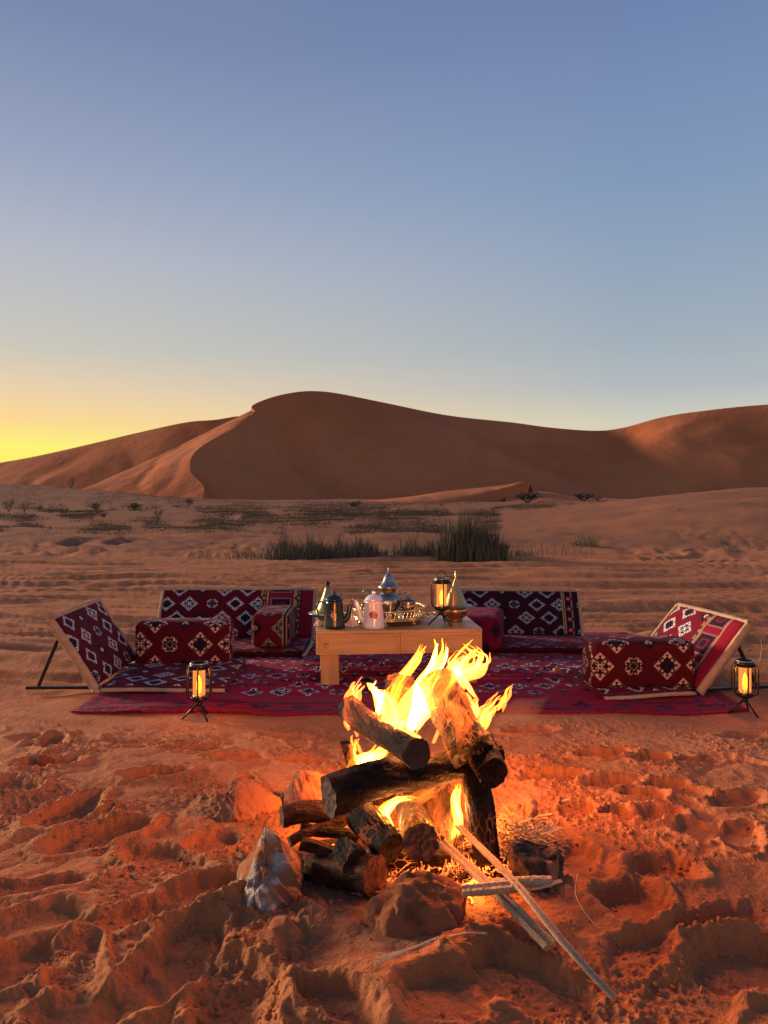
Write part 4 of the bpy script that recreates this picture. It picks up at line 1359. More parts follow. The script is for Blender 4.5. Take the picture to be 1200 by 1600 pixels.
# conical serving dishes
dl = empty('cone_lid_dish', ((512 - 600) / 1200 * 4.50, 4.50, TZ), 0, 'dish under a pale green cone lid with a dark knob, behind the black coffee pot', 'dish')
MB().lathe([(0.0, 0.0), (0.060, 0.0), (0.065, 0.012), (0.108, 0.026), (0.116, 0.034), (0.112, 0.036), (0.06, 0.024), (0, 0.024)], 40).build('plate', M['dark_glass'], dl)
MB().lathe([(0.074, 0.036), (0.076, 0.040), (0.052, 0.085), (0.031, 0.135), (0.017, 0.175), (0.011, 0.190), (0.0, 0.192)], 40).build('cone_lid', M['greenbrass'], dl)
MB().lathe([(0.0, 0.1915), (0.009, 0.192), (0.008, 0.198), (0.014, 0.206), (0.013, 0.214), (0.0, 0.222)], 20).build('knob', M['iron'], dl)
dr = empty('cone_lid_dish', ((712 - 600) / 1200 * 4.40, 4.42, TZ), 0, 'copper bowl under a pale conical lid with a thin spire, behind the table lantern', 'dish')
MB().lathe([(0.0, 0.0), (0.040, 0.0), (0.044, 0.006), (0.040, 0.012), (0.060, 0.030), (0.070, 0.060), (0.066, 0.085), (0.0, 0.085)], 40).build('bowl', M['copper'], dr)
MB().lathe([(0.078, 0.086), (0.100, 0.087), (0.100, 0.090), (0.078, 0.093), (0.074, 0.094)], 40).build('brim', M['silver'], dr)
MB().lathe([(0.070, 0.094), (0.054, 0.128), (0.037, 0.165), (0.022, 0.198), (0.010, 0.228), (0.005, 0.240)], 40).build('cone_lid', M['greenbrass'], dr)
MB().lathe([(0.006, 0.240), (0.004, 0.248), (0.007, 0.256), (0.003, 0.264), (0.0035, 0.28), (0.0, 0.292)], 16).build('spire', M['brass'], dr)
MB().tube(spline([(-0.055, -0.03, 0.04), (-0.095, -0.04, 0.05), (-0.110, -0.05, 0.085), (-0.100, -0.05, 0.115)], 12), [0.010 - 0.006 * i / 12 for i in range(13)], 8).build('spout', M['brass'], dr)


def tissue(px, d, r_, h_, label, seed):
    rs = random.Random(seed)
    v = []; f = []
    nr, na = 9, 26
    for i in range(nr):
        t = i / (nr - 1)
        for k in range(na):
            a = 6.283 * k / na
            rr = r_ * (1 - t) ** 0.8 * (1 + 0.22 * math.sin(a * 5 + t * 3 + seed)) + 0.002
            v.append((rr * math.cos(a) + 0.2 * r_ * t, rr * math.sin(a), h_ * t ** 0.85 + 0.002))
    for i in range(nr - 1):
        for k in range(na):
            k2 = (k + 1) % na
            f.append((i * na + k, i * na + k2, (i + 1) * na + k2, (i + 1) * na + k))
    o = MB().add(v, f).build('tissue', M['napkin'])
    o.location = ((px - 600) / 1200 * d, d, TZ)
    return tag(o, label, 'tissue', 'crumpled tissues on the table')


tissue(549, 4.24, 0.032, 0.060, 'crumpled pink tissue standing between the two coffee pots', 1)
tissue(497, 4.25, 0.020, 0.034, 'small crumpled tissue at the left front corner of the table', 2)


# ------------------------------------------------------------------ lanterns
def lantern(x, y, z, label, rz=0.0, scale=1.0, handle_up=False, power=2.6):
    root = empty('camp_lantern', (x, y, z), rz, label, 'lantern', 'black camping lanterns with lit flame bulbs')
    root.scale = (scale,) * 3
    # tripod
    for k in range(3):
        a = R(-90) + k * R(120) + R(35)
        end = Vector((math.cos(a) * 0.078, math.sin(a) * 0.078, 0.004))
        MB().tube([(0, 0, 0.076), Vector((end.x * 0.35, end.y * 0.35, 0.052)), end], [0.0065, 0.0055, 0.0045], 8).build('leg', M['lantern'], root)
    MB().lathe([(0, 0.060), (0.013, 0.062), (0.016, 0.075), (0.010, 0.082), (0.030, 0.086), (0.040, 0.092), (0.040, 0.104), (0.036, 0.108), (0, 0.108)], 28).build('base', M['lantern'], root)
    MB().lathe([(0.029, 0.108), (0.029, 0.114), (0.0, 0.114)], 24).build('bulb_socket', M['copper'], root)
    # amber diffuser cylinder with open top, lit flame inside in front of it
    MB().lathe([(0.0290, 0.114), (0.0290, 0.236), (0.0275, 0.236), (0.0275, 0.114)], 32).build('diffuser', M['glow'], root)
    MB().lathe([(0.0, 0.116), (0.009, 0.124), (0.0125, 0.150), (0.0115, 0.175), (0.006, 0.195), (0.0, 0.205)], 20).build('flame_bulb', M['bulb'], root)
    MB().lathe([(0.031, 0.236), (0.044, 0.238), (0.045, 0.260), (0.040, 0.264), (0.026, 0.264), (0.024, 0.250), (0.0, 0.250)], 32).build('top_cap', M['lantern'], root)
    cap_ = root.children[-1] if False else [c for c in root.children if c.name.startswith('top_cap')][0]
    MB().tube([(0.041 * math.cos(a), 0.041 * math.sin(a), 0.265) for a in np.linspace(0, 6.2832, 33)], 0.0032, 8, cap=False).build('cap_rim', M['lantern_rim'], cap_)
    for k in range(6):
        a = k * R(60) + R(30)
        ca, sa = math.cos(a), math.sin(a)
        pts = spline([(0.036 * ca, 0.036 * sa, 0.100), (0.056 * ca, 0.056 * sa, 0.108), (0.062 * ca, 0.062 * sa, 0.130), (0.062 * ca, 0.062 * sa, 0.215), (0.057 * ca, 0.057 * sa, 0.240), (0.042 * ca, 0.042 * sa, 0.254)], 20)
        MB().tube(pts, 0.0036, 8).build('cage_bar', M['lantern'], root)
    if handle_up:
        MB().tube(spline([(-0.032, 0, 0.262), (-0.030, 0, 0.282), (-0.010, 0, 0.304), (0.0, 0, 0.310), (0.010, 0, 0.304), (0.030, 0, 0.282), (0.032, 0, 0.262)], 18), 0.0022, 6).build('handle', M['iron'], cap_)
    else:
        MB().tube(spline([(-0.030, 0, 0.262), (-0.026, 0.024, 0.267), (0, 0.034, 0.268), (0.026, 0.024, 0.267), (0.030, 0, 0.262)], 14), 0.0022, 6).build('handle', M['iron'], cap_)
    L = bpy.data.lights.new('lantern_light', 'POINT'); L.energy = power; L.color = (1.0, 0.48, 0.14); L.shadow_soft_size = 0.02
    lo = bpy.data.objects.new('lantern_light', L); C.objects.link(lo); lo.parent = root; lo.location = (0, 0, 0.218)
    return root


def glow_mat():
    m = bpy.data.materials.new('amber_diffuser'); m.use_nodes = True
    n = m.node_tree.nodes; l = m.node_tree.links
    n.clear()
    o = n.new('ShaderNodeOutputMaterial')
    t = n.new('ShaderNodeBsdfTransparent'); t.inputs['Color'].default_value = (1.0, 0.72, 0.38, 1)
    e = n.new('ShaderNodeEmission'); e.inputs['Color'].default_value = (1.0, 0.36, 0.09, 1); e.inputs['Strength'].default_value = 1.25
    mx = n.new('ShaderNodeMixShader'); mx.inputs['Fac'].default_value = 0.42
    l.new(t.outputs[0], mx.inputs[1]); l.new(e.outputs[0], mx.inputs[2]); l.new(mx.outputs[0], o.inputs['Surface'])
    return m


M['glow'] = glow_mat()
x, y = gpt(311, 1122); lantern(x, y, gz(x, y) + 0.004, 'lit black camping lantern on the sand at the left front of the carpet', R(8), 0.98)
x, y = gpt(1164, 1116); lantern(x, y, gz(x, y) + 0.004, 'lit black camping lantern on the sand by the right floor seat', R(-12), 0.96)
lantern((690 - 600) / 1200 * 4.27, 4.27, TZ, 'lit camping lantern with its wire handle raised, standing on the table', R(5), 0.98, True, 0.8)
# thin loose wire behind the right seat
x, y = gpt(1180, 1020)
tag(MB().tube(spline([P(1165, 985, 4.6), P(1180, 987, 4.65), P(1190, 1005, 4.7), P(1188, 1030, 4.72), P(1180, 1040, 4.70)], 20), 0.0035, 6).build('wire_loop', M['trim']),
    'thin pale wire loop hanging behind the right floor seat', 'wire')


# ------------------------------------------------------------------ stones
def stone(name, loc, size, m, seed, label, rot=(0, 0, 0), cuts=10, group='stones ringing the fire', point=None, nz_=1.0):
    import bmesh
    rs = np.random.RandomState(seed)
    bm = bmesh.new()
    bmesh.ops.create_icosphere(bm, subdivisions=5, radius=1.0)
    v = np.array([p.co[:] for p in bm.verts])
    # chip flat faces off the ball
    for k in range(cuts):
        n = rs.randn(3); n /= np.linalg.norm(n)
        o_ = rs.uniform(0.45, 0.8)
        q = v @ n - o_
        v = v - np.outer(np.maximum(q, 0) * 0.96, n)
    n1 = fbm(v[:, 0] * 1.6 + v[:, 2], v[:, 1] * 1.6 - v[:, 2] * 0.7, 5, seed)
    n2 = fbm(v[:, 0] * 7 + v[:, 2] * 3, v[:, 1] * 7 - v[:, 2] * 4, 4, seed + 5)
    nn_ = v / np.maximum(np.linalg.norm(v, axis=1, keepdims=True), 1e-6)
    v = v + nn_ * nz_ * (0.15 * n1 + 0.06 * n2)[:, None]
    if point is not None:
        up = np.maximum(v[:, 2], 0)
        f = 1 - 0.66 * np.clip(up / 0.85, 0, 1)
        v[:, 0] = v[:, 0] * f + point * up; v[:, 1] *= f
    v = v * np.array(size) / 2
    for p, c in zip(bm.verts, v): p.co = c
    me = bpy.data.meshes.new(name); bm.to_mesh(me); bm.free()
    o = link(name, me, m)
    if hasattr(me, 'set_sharp_from_angle'): me.set_sharp_from_angle(angle=R(38))
    o.location = loc; o.rotation_euler = rot
    return tag(o, label, 'stone', group)


stone('stone', P(424, 1384, 1.99), (0.30, 0.24, 0.33), M['stone_pale'], 3, 'pale grey pointed stone standing left of the fire', (R(4), R(-8), R(60)), 12, point=-0.10, nz_=1.0)
stone('stone', P(662, 1470, 1.85), (0.31, 0.22, 0.29), M['stone_brown'], 8, 'large brown boulder in front of the fire with two splinters before it', (0, R(4), R(10)), 9, nz_=0.7)
stone('stone', P(486, 1522, 1.76), (0.33, 0.28, 0.22), M['stone_sand2'], 13, 'sand covered stone half buried in the foreground left of the brown boulder', (0, R(6), R(-20)), 8, nz_=0.7)
stone('stone', P(836, 1360, 2.04), (0.20, 0.20, 0.20), M['stone_dark'], 21, 'flat topped dark stone right of the fire under the sticks', (0, 0, R(15)), 14)
stone('stone', P(484, 1248, 2.58), (0.24, 0.14, 0.23), M['stone_sandy'], 31, 'orange lit squarish stone behind the logs on the left', (0, 0, R(5)), 14)
stone('stone', P(384, 1262, 2.47), (0.25, 0.13, 0.24), M['stone_sandy'], 34, 'leaning slab glowing orange in the firelight, leftmost of the fire ring', (R(-25), R(10), R(24)), 14)
stone('stone', P(810, 1275, 2.42), (0.17, 0.13, 0.14), M['stone_sandy'], 36, 'small sandy stone behind the fibre tangle right of the fire', (0, 0, R(40)), 12)
stone('stone', P(600, 1265, 2.75), (0.22, 0.14, 0.16), M['stone_sandy'], 38, 'low stone behind the burning logs', (0, 0, R(60)), 12)
stone('stone', P(68, 1190, 3.0), (0.075, 0.06, 0.075), M['stone_brown'], 44, 'lone small stone on the sand far left below the carpet', (0, R(20), 0), 10, group=None)


# ------------------------------------------------------------------ logs
def log(a, b, ra, rb, m, seed, label, bend=0.0, cut=True, n=44, rough=0.07, squash=1.0, name='firewood_log', mid=None):
    a = Vector(a); b = Vector(b); ax = b - a; L = ax.length
    rs = random.Random(seed)
    root = empty(name, a, 0, label, 'log', 'burning firewood logs in the fire')
    root.rotation_mode = 'QUATERNION'; root.rotation_quaternion = ax.to_track_quat('Z', 'Y')
    nz = max(24, int(L / 0.006))
    A, Zt = np.meshgrid(np.linspace(0, 2 * np.pi, n, endpoint=False), np.linspace(0, 1, nz + 1))
    rad = ra + (rb - ra) * Zt
    cx_ = np.cos(A); sy_ = np.sin(A)
    ridge = 1 - np.abs(pn(cx_ * 2.6 + seed + Zt * L * 9, sy_ * 2.6 + Zt * L * 13, seed))
    knots = fbm(cx_ * 1.3 + seed * 2.0, sy_ * 1.3 + Zt * L * 9, 4, seed + 4)
    fine = pn(cx_ * 7 + sy_ * 3 + Zt * L * 30, sy_ * 7 + Zt * L * 60, seed + 8)
    rr = rad * (1 + rough * (ridge - 0.6) * 1.2 + rough * 1.6 * knots + rough * 0.5 * fine)
    bx = bend * np.sin(Zt * np.pi) * L
    w = bend * 0.6 * np.sin(Zt * np.pi * 2) * L
    X = rr * cx_ + bx; Y = rr * sy_ * squash + w; Z = Zt * L
    # broken ends
    Z = Z + np.where(Zt > 0.999, 0.10 * rb * pn(cx_ * 2 + seed, sy_ * 2, seed + 3), 0) - np.where(Zt < 0.001, 0.10 * ra * pn(cx_ * 2, sy_ * 2 + seed, seed + 2), 0)
    V = [tuple(p) for p in np.stack([X, Y, Z], -1).reshape(-1, 3)]
    F = [(i * n + k, i * n + (k + 1) % n, (i + 1) * n + (k + 1) % n, (i + 1) * n + k) for i in range(nz) for k in range(n)]
    bk_ = MB().add(V, F).build('bark', m, root)
    for end, base in ((0, 0), (1, nz * n)):
        ring = V[base:base + n]
        c = Vector((sum(p[0] for p in ring) / n, sum(p[1] for p in ring) / n, sum(p[2] for p in ring) / n))
        vv = []; ff = []
        K = 8
        for q in range(K + 1):
            t = 1 - q / K
            for p in ring:
                pt = c.lerp(Vector(p), t)
                pt.z += (0.035 * ra * float(math.sin(q * 2.1 + seed)) + (rs.uniform(-1, 1) * 0.03 * ra)) * (1 if 0 < q else 0) + (-1 if end else 1) * 0.05 * ra * (q / K > 0)
                vv.append(pt)
        for q in range(K):
            for k in range(n):
                ff.append((q * n + k, q * n + (k + 1) % n, (q + 1) * n + (k + 1) % n, (q + 1) * n + k))
        MB().add(vv, ff).build('cut_end', M['cut'] if cut else m, bk_)
    return root


log(P(513, 1246, 2.08), P(775, 1176, 2.34), 0.054, 0.042, M['bark'], 3, 'thick charred log lying across the front of the fire', bend=0.03)
log(P(546, 1106, 2.48), P(652, 1178, 2.06), 0.039, 0.041, M['bark'], 5, 'round log on top of the thick charred one, cut end towards the camera', bend=-0.02)
log(P(738, 1180, 2.22), P(684, 1062, 2.42), 0.066, 0.060, M['bark_hot'], 7, 'big blackened block of wood leaning up in the top of the fire', squash=0.8, rough=0.10)
log(P(742, 1158, 2.34), P(770, 1208, 2.16), 0.050, 0.042, M['bark_char'], 9, 'short black charred stump at the top right of the pile', rough=0.10, cut=False)
log(P(762, 1352, 2.14), P(742, 1200, 2.28), 0.036, 0.040, M['bark_char'], 11, 'split black log standing upright at the right of the fire', rough=0.08)
log(P(640, 1262, 2.36), P(658, 1316, 2.03), 0.040, 0.048, M['bark'], 13, 'short log low in the fire with its round cut end facing the camera')
log(P(685, 1345, 2.32), P(660, 1222, 2.44), 0.088, 0.080, M['bark_hot'], 15, 'pale glowing log standing in the heart of the fire', rough=0.09)
log(P(486, 1352, 2.14), P(588, 1368, 2.00), 0.040, 0.048, M['bark_red'], 17, 'red lit log at the lower left with a broken end', rough=0.10, cut=False)
log(P(575, 1342, 2.16), P(700, 1344, 2.20), 0.038, 0.036, M['bark_hot'], 19, 'thick barked log lying flat at the bottom of the fire')
log(P(440, 1278, 2.20), P(560, 1262, 2.28), 0.028, 0.034, M['bark_red'], 21, 'thin brown branch end poking out left of the thick charred log', bend=0.05)
log(P(452, 1316, 2.16), P(540, 1280, 2.24), 0.014, 0.018, M['bark_red'], 23, 'slim stick slanting under the thin brown branch', bend=0.04)
log(P(470, 1318, 2.12), P(572, 1352, 2.10), 0.018, 0.016, M['bark_red'], 25, 'stick slanting down beside the pale pointed stone', bend=0.03)
log(P(562, 1272, 2.20), P(612, 1326, 2.06), 0.044, 0.040, M['bark_char'], 27, 'black burnt chunk left of the short log with the round cut end', rough=0.11, cut=False)
log(P(536, 1322, 2.08), P(556, 1346, 2.02), 0.030, 0.036, M['bark_char'], 29, 'small dark stub above the red lit log', rough=0.12)
log(P(552, 1205, 2.44), P(540, 1160, 2.38), 0.016, 0.018, M['bark_char'], 31, 'dark upright splinter at the back left of the fire', squash=0.45)
log(P(590, 1262, 2.62), P(628, 1062, 2.54), 0.050, 0.046, M['bark_hot'], 33, 'tall log leaning behind the flames', rough=0.09)
log(P(470, 1292, 2.20), P(560, 1306, 2.22), 0.016, 0.014, M['bark'], 35, 'slim dark stick lying between the brown branch and the burnt chunk', bend=-0.03)
log(P(500, 1330, 2.30), P(640, 1318, 2.30), 0.030, 0.028, M['bark_char'], 37, 'charred log hidden low behind the dark stub')


# embers and ash lumps, twigs: nobody could count them
def lumps(name, n, gen, m, seed, kind='stuff', sub=1):
    rs = random.Random(seed)
    ico = [(0, 0, 1), (0.894, 0, 0.447), (0.276, 0.851, 0.447), (-0.724, 0.526, 0.447), (-0.724, -0.526, 0.447), (0.276, -0.851, 0.447),
           (0.724, 0.526, -0.447), (-0.276, 0.851, -0.447), (-0.894, 0, -0.447), (-0.276, -0.851, -0.447), (0.724, -0.526, -0.447), (0, 0, -1)]
    fc = [(0, 1, 2), (0, 2, 3), (0, 3, 4), (0, 4, 5), (0, 5, 1), (1, 6, 2), (2, 7, 3), (3, 8, 4), (4, 9, 5), (5, 10, 1),
          (2, 6, 7), (3, 7, 8), (4, 8, 9), (5, 9, 10), (1, 10, 6), (11, 7, 6), (11, 8, 7), (11, 9, 8), (11, 10, 9), (11, 6, 10)]
    pts = [gen(rs) for _ in range(n)]
    zs = terrain([p[0] for p in pts], [p[1] for p in pts])
    mb = MB()
    for (x, y, s, dz), z in zip(pts, zs):
        a = rs.uniform(0, 6.28); c, sn = math.cos(a), math.sin(a)
        sx, sy_, sz = s * rs.uniform(0.6, 1.3), s * rs.uniform(0.6, 1.3), s * rs.uniform(0.5, 1.0)
        vs = []
        for (u, v, w) in ico:
            k = rs.uniform(0.75, 1.2)
            u, v, w = u * sx * k, v * sy_ * k, w * sz * k
            vs.append((x + u * c - v * sn, y + u * sn + v * c, z + dz + w))
        mb.add(vs, fc)
    o = mb.build(name, m, smooth=False)
    return tag(o, kind=kind)


def g_ember(rs):
    a = rs.uniform(0, 6.28); q = math.sqrt(rs.random()) * 0.24
    return (FIRE.x + 0.0 + math.cos(a) * q * 1.1, FIRE.y - 0.03 + math.sin(a) * q * 0.9, rs.uniform(0.006, 0.018), rs.uniform(0, 0.015))


lumps('glowing_coals', 700, g_ember, M['ember'], 3)


def g_clod(rs):
    while True:
        x = rs.uniform(-1.6, 1.8); y = rs.uniform(1.3, 3.5)
        if rs.random() > 1.1 - (y - 1.3) * 0.35: continue
        f = float(pn(x * 3.1, y * 3.1, 12))
        if f > -0.02 or rs.random() < 0.06:
            return (x, y, rs.choice((rs.uniform(0.002, 0.005), rs.uniform(0.002, 0.005), rs.uniform(0.004, 0.010))), 0.0)


lumps('sand_clods', 9000, g_clod, M['sand'], 8)


def twig_tangle(name, cx, cy, rx, ry, h, n, m, seed, r_=0.0016, curl=1.0):
    rs = random.Random(seed)
    z0 = gz(cx, cy)
    mb = MB()
    for k in range(n):
        a = rs.uniform(0, 6.28); q = math.sqrt(rs.random())
        p = Vector((cx + math.cos(a) * q * rx, cy + math.sin(a) * q * ry, z0 + rs.random() * h * (1 - q * 0.6)))
        b = rs.uniform(0, 6.28); L = rs.uniform(0.04, 0.11)
        pts = [p]
        for s in range(5):
            b += rs.uniform(-0.9, 0.9) * curl
            p = p + Vector((math.cos(b) * L / 5, math.sin(b) * L / 5, rs.uniform(-0.008, 0.012)))
            if p.z < z0 + 0.002: p.z = z0 + 0.002
            pts.append(p)
        mb.tube(pts, [r_ * rs.uniform(0.6, 1.3)] * 6, 4, cap=False)
    o = mb.build(name, m, smooth=False)
    return tag(o, kind='stuff')


p = P(812, 1290, 2.27)
twig_tangle('palm_fibre', p.x, p.y, 0.085, 0.07, 0.09, 420, M['straw'], 4)
p = P(612, 1392, 2.02)
twig_tangle('twigs', p.x, p.y, 0.075, 0.05, 0.03, 90, M['straw'], 5, 0.0018, 0.5)
p = P(700, 1380, 2.05)
twig_tangle('twigs', p.x, p.y, 0.08, 0.05, 0.025, 50, M['straw'], 6, 0.0018, 0.5)


# ------------------------------------------------------------------ palm ribs and splinters
def rib(pts, r0, r1, label, m='palm', groove=True, squash=0.55, name='palm_rib', grp='dry palm ribs laid against the fire'):
    P_ = spline(pts, 26)
    n = 12
    V = []; F = []
    rs = random.Random(int(abs(P_[0].x) * 1000))
    for i, p in enumerate(P_):
        tg = (P_[min(i + 1, 26)] - P_[max(i - 1, 0)]).normalized()
        s1 = tg.cross(Vector((0, 0, 1))).normalized(); s2 = s1.cross(tg)
        r_ = r0 + (r1 - r0) * i / 26
        for k in range(n):
            a = 2 * math.pi * k / n
            rr = r_ * (1 + 0.08 * rs.uniform(-1, 1))
            dv = math.sin(a) * squash
            if groove and 2 <= k <= 4: dv = -0.05 if k == 3 else dv * 0.75
            V.append(p + s1 * math.cos(a) * rr + s2 * dv * rr)
    for i in range(26):
        for k in range(n):
            F.append((i * n + k, i * n + (k + 1) % n, (i + 1) * n + (k + 1) % n, (i + 1) * n + k))
    F.append(tuple(range(n - 1, -1, -1))); F.append(tuple(26 * n + k for k in range(n)))
    o = MB().add(V, F).build(name, M[m], smooth=False)
    return tag(o, label, 'stick', grp)


rib([P(690, 1315, 2.10), onG(780, 1398, 0.055), onG(860, 1478, 0.022)], 0.013, 0.020, 'broad grooved palm rib, the nearer of the two leaning into the fire')
rib([P(716, 1290, 2.16), onG(800, 1374, 0.085), onG(882, 1474, 0.045), onG(960, 1560, 0.014)], 0.011, 0.010, 'long thin palm rib reaching from the fire down to the lower right sand')
rib([P(722, 1392, 1.83), P(765, 1388, 1.83), P(814, 1383, 1.84)], 0.018, 0.019, 'split hollow cane lying crosswise over the two palm ribs', squash=0.7)
rib([P(770, 1382, 1.86), P(820, 1377, 1.87), P(862, 1378, 1.87)], 0.012, 0.014, 'short jointed cane end behind the split cane', groove=False, squash=0.9)
rib([P(780, 1390, 1.84), P(835, 1388, 1.85), P(878, 1376, 1.86)], 0.007, 0.006, 'ragged splinter sticking out beside the jointed cane end', squash=0.5)
rib([onG(585, 1506, .012), onG(686, 1464, .03).lerp(onG(585, 1506, .012), .5), onG(686, 1464, .03)], 0.0046, 0.0028, 'thin pale splinter before the brown boulder, the longer of two', 'straw', name='splinter', grp='pale splinters before the boulder')
rib([onG(590, 1497, .012), onG(672, 1473, .03).lerp(onG(590, 1497, .012), .5), onG(672, 1473, .03)], 0.0040, 0.0024, 'thin pale splinter before the brown boulder, the shorter of two', 'straw', name='splinter', grp='pale splinters before the boulder')
tag(MB().tube(spline([P(902, 1365, 1.95), P(900, 1400, 1.90), P(925, 1440, 1.84), P(962, 1468, 1.79)], 24), 0.0012, 6).build('dry_stalk', M['straw']),
    'hair thin curved dry stalk arching over the sand right of the flat stone', 'stalk')
x, y = gpt(1150, 1600)
for k, (px, py, dx, dy) in enumerate([(878, 1254, 0.05, -0.004), (700, 1503, 0.09, 0.005)]):
    x, y = gpt(px, py); z = gz(x, y)
    tag(MB().tube([(x, y, z + 0.004), (x + dx * 0.5, y + dy, z + 0.010), (x + dx, y + dy * 2, z + 0.005)], 0.0022, 6).build('dry_stalk', M['straw' if k == 0 else 'palm']),
        ['short dry stalk lying on the sand right of the fibre tangle', 'thin brown twig half sunk in the sand in front of the brown boulder'][k], 'stalk')


# ------------------------------------------------------------------ the fire itself
fire = empty('campfire_flames', (FIRE.x, FIRE.y, 0.0), 0, 'yellow and orange flames blowing to the right over the burning logs', 'fire')


def tongue(pts, w, m, seed, flat=0.55, name='flame', n=9, nl=30):
    P_ = spline(pts, nl)
    rs = random.Random(seed)
    ph = rs.uniform(0, 6.28); peak = rs.uniform(0.2, 0.5)
    V = []; F = []
    for i, p in enumerate(P_):
        t = i / nl
        prof = min(1, t / peak + 0.12) ** 0.7 * (1 - t) ** 0.65 + 0.01
        r_ = max(0.0004, w * prof * (1 + 0.25 * math.sin(t * 8 + ph) + 0.12 * math.sin(t * 19 + ph * 2)))
        tg = (P_[min(i + 1, nl)] - P_[max(i - 1, 0)]).normalized()
        s1 = tg.cross(Vector((0, 1, 0))).normalized(); s2 = s1.cross(tg)
        sw = s1 * (0.004 * math.sin(t * 7 + ph) + 0.0025 * math.sin(t * 17 + ph * 3)) * t
        tw = ph + t * 2.4
        for k in range(n):
            a = 2 * math.pi * k / n
            V.append(p + sw - Vector(fire.location) + (s1 * math.cos(tw) + s2 * math.sin(tw)) * math.cos(a) * r_ + (s2 * math.cos(tw) - s1 * math.sin(tw)) * math.sin(a) * r_ * flat)
    for i in range(nl):
        for k in range(n):
            F.append((i * n + k, i * n + (k + 1) % n, (i + 1) * n + (k + 1) % n, (i + 1) * n + k))
    F.append(tuple(range(n - 1, -1, -1))); F.append(tuple(nl * n + k for k in range(n)))
    return MB().add(V, F).build(name, m, fire)


def bundle(pts, w, mats, seed, count=4, jit=10, flat=0.5, dj=0.03, short=0.45, name='flame', mult=3.2, ws=0.66):
    """several filaments that share a sweep; pts in photograph columns/rows and depth"""
    rs = random.Random(seed)
    base = spline([Vector(p) for p in pts], 12)
    for k in range(int(count * mult)):
        ox, oy = rs.gauss(0, jit * 1.15), rs.gauss(0, jit * 0.5)
        od = rs.gauss(0, dj)
        a = rs.random() * short * 0.5; b = 1 - rs.random() * short
        q = []
        w1, w2, f1 = rs.gauss(0, jit * 0.5), rs.gauss(0, jit * 0.5), rs.uniform(3, 6)
        for i in range(7):
            t = a + (b - a) * i / 6
            u = t * 12; k0 = min(int(u), 11); v = base[k0].lerp(base[k0 + 1], u - k0)
            q.append(P(v.x + ox * (1.0 - 0.45 * t) + w1 * math.sin(f1 * t * 2) * t, v.y + oy + w2 * math.cos(f1 * t * 2) * t * 0.5, v.z + od))
        tongue(q, w * ws * rs.uniform(0.55, 1.5), M[mats[k % len(mats)]], seed * 131 + k, flat, name)


# main flame, sweeping up and right
bundle([(622, 1168, 2.30), (632, 1125, 2.32), (650, 1090, 2.32), (672, 1055, 2.33), (690, 1020, 2.34), (690, 996, 2.34)], 0.026, ['fl_core', 'fl_mid', 'fl_mid', 'fl_out'], 1, 6, 8)
bundle([(606, 1160, 2.30), (604, 1125, 2.31), (596, 1095, 2.31), (584, 1075, 2.31), (580, 1060, 2.31)], 0.022, ['fl_core', 'fl_mid', 'fl_mid'], 2, 5, 7)
bundle([(640, 1165, 2.28), (660, 1120, 2.29), (690, 1085, 2.29), (712, 1052, 2.30), (724, 1028, 2.31), (748, 1012, 2.31)], 0.020, ['fl_mid', 'fl_out', 'fl_wisp', 'fl_wisp'], 3, 5, 8)
bundle([(620, 1150, 2.33), (612, 1110, 2.33), (622, 1070, 2.33), (645, 1035, 2.34), (668, 1006, 2.35)], 0.015, ['fl_mid', 'fl_out', 'fl_out'], 4, 4, 7)
bundle([(690, 1060, 2.34), (722, 1052, 2.33), (745, 1040, 2.32), (750, 1018, 2.32), (728, 1008, 2.33)], 0.014, ['fl_wisp', 'fl_out', 'fl_wisp'], 5, 4, 8, short=0.4)
bundle([(738, 1160, 2.36), (730, 1130, 2.36), (742, 1105, 2.36), (736, 1088, 2.37)], 0.015, ['fl_mid', 'fl_out', 'fl_wisp'], 6, 3, 6)
bundle([(752, 1150, 2.36), (760, 1120, 2.36), (776, 1100, 2.37), (790, 1082, 2.38)], 0.014, ['fl_wisp', 'fl_out', 'fl_wisp'], 7, 3, 7)
bundle([(784, 1108, 2.38), (790, 1092, 2.38), (802, 1070, 2.38)], 0.012, ['fl_wisp', 'fl_wisp', 'fl_out'], 8, 1, 3, short=0.0)
bundle([(566, 1150, 2.40), (556, 1115, 2.40), (558, 1085, 2.41), (568, 1062, 2.41)], 0.020, ['fl_wisp', 'fl_wisp'], 9, 3, 7)
bundle([(560, 1206, 2.34), (580, 1192, 2.33), (596, 1176, 2.33), (616, 1160, 2.33)], 0.026, ['fl_core', 'fl_mid', 'fl_mid'], 10, 5, 8)
bundle([(562, 1200, 2.30), (550, 1175, 2.30), (556, 1150, 2.31)], 0.014, ['fl_out', 'fl_wisp'], 11, 3, 4)
bundle([(700, 1160, 2.12), (712, 1120, 2.14), (702, 1090, 2.16), (708, 1062, 2.2)], 0.026, ['fl_wisp', 'fl_wisp'], 12, 3, 14)
bundle([(742, 1100, 2.30), (716, 1060, 2.3), (706, 1035, 2.3), (738, 1000, 2.3)], 0.020, ['fl_wisp', 'fl_wisp', 'fl_wisp'], 13, 2, 8)
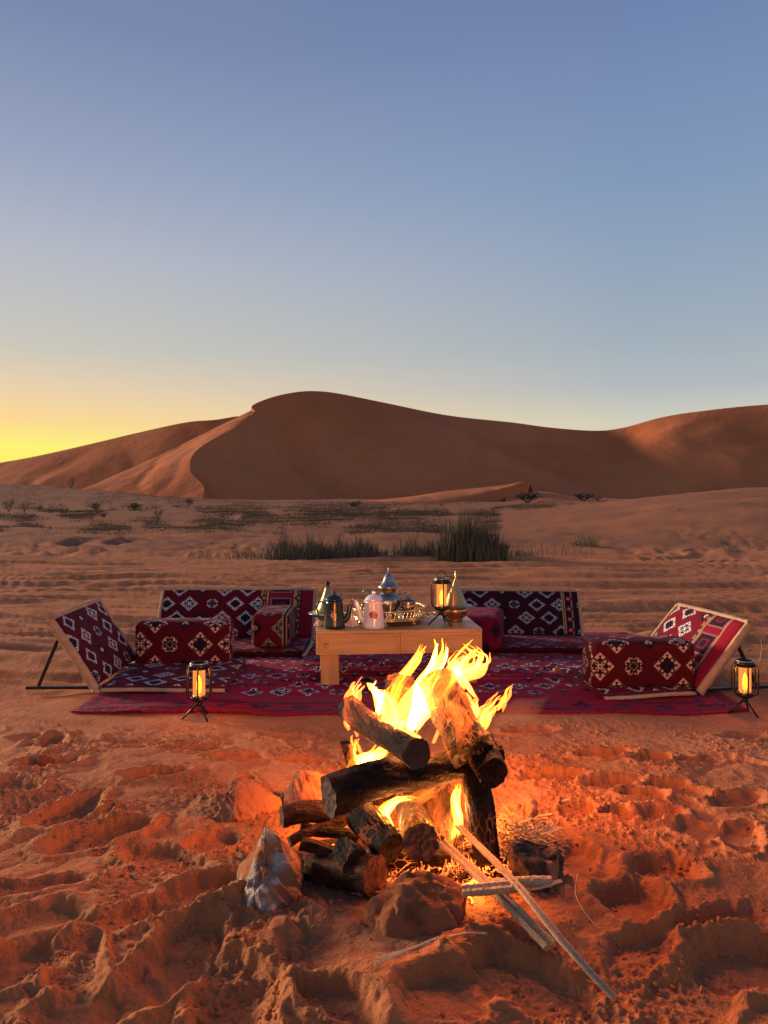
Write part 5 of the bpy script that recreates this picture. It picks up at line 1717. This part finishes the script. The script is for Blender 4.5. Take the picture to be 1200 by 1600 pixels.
# flames under the crossing log
bundle([(612, 1318, 2.16), (606, 1290, 2.17), (600, 1268, 2.18), (622, 1250, 2.20), (655, 1248, 2.22)], 0.011, ['fl_core', 'fl_mid', 'fl_mid'], 14, 5, 4, short=0.2)
bundle([(606, 1300, 2.20), (598, 1272, 2.20), (606, 1254, 2.20)], 0.015, ['fl_mid', 'fl_out'], 15, 3, 5)
bundle([(712, 1312, 2.20), (716, 1282, 2.20), (712, 1252, 2.22), (718, 1222, 2.24)], 0.013, ['fl_core', 'fl_mid', 'fl_mid'], 16, 5, 4, short=0.2)
bundle([(756, 1262, 2.40), (758, 1238, 2.40), (762, 1210, 2.40)], 0.014, ['fl_mid', 'fl_out'], 17, 3, 4)
bundle([(648, 1392, 2.02), (650, 1380, 2.02), (652, 1368, 2.03)], 0.013, ['fl_core', 'fl_mid'], 18, 2, 3, short=0.0)
bundle([(726, 1398, 2.00), (738, 1386, 2.00), (746, 1366, 2.01)], 0.012, ['fl_core', 'fl_mid'], 19, 3, 4, short=0.0)
bundle([(690, 1330, 2.16), (694, 1300, 2.18), (690, 1262, 2.2)], 0.018, ['fl_wisp', 'fl_out'], 20, 3, 10)
bundle([(640, 1262, 2.26), (670, 1240, 2.26), (700, 1226, 2.26)], 0.018, ['fl_wisp', 'fl_out'], 21, 3, 6)
bundle([(590, 1140, 2.30), (635, 1130, 2.30), (672, 1095, 2.30)], 0.022, ['fl_core', 'fl_core'], 22, 2, 8)

# thin smoke drifting to the right
sm = MB()
V = []; F = []
pts = spline([P(770, 1140, 2.45), P(800, 1112, 2.5), P(832, 1106, 2.55), P(860, 1085, 2.62)], 20)
sm.tube(pts, [0.004 + 0.035 * math.sin(math.pi * i / 20) ** 1.5 for i in range(21)], 14)
o = sm.build('smoke', M['smoke']); tag(o, kind='stuff')

for (px, py, d, e, r_) in [(648, 1078, 2.36, 36, 0.06), (704, 1000, 2.36, 16, 0.05), (590, 1180, 2.36, 11, 0.04), (612, 1285, 2.22, 6, 0.03), (716, 1265, 2.26, 6, 0.03), (748, 1110, 2.37, 10, 0.03), (652, 1380, 2.02, 0.8, 0.02), (738, 1385, 1.99, 1.6, 0.02)]:
    L = bpy.data.lights.new('fire_light', 'POINT'); L.energy = e; L.color = (1.0, 0.31, 0.065); L.shadow_soft_size = r_
    lo = bpy.data.objects.new('fire_light', L); C.objects.link(lo); lo.parent = fire
    lo.location = P(px, py, d) - Vector(fire.location)
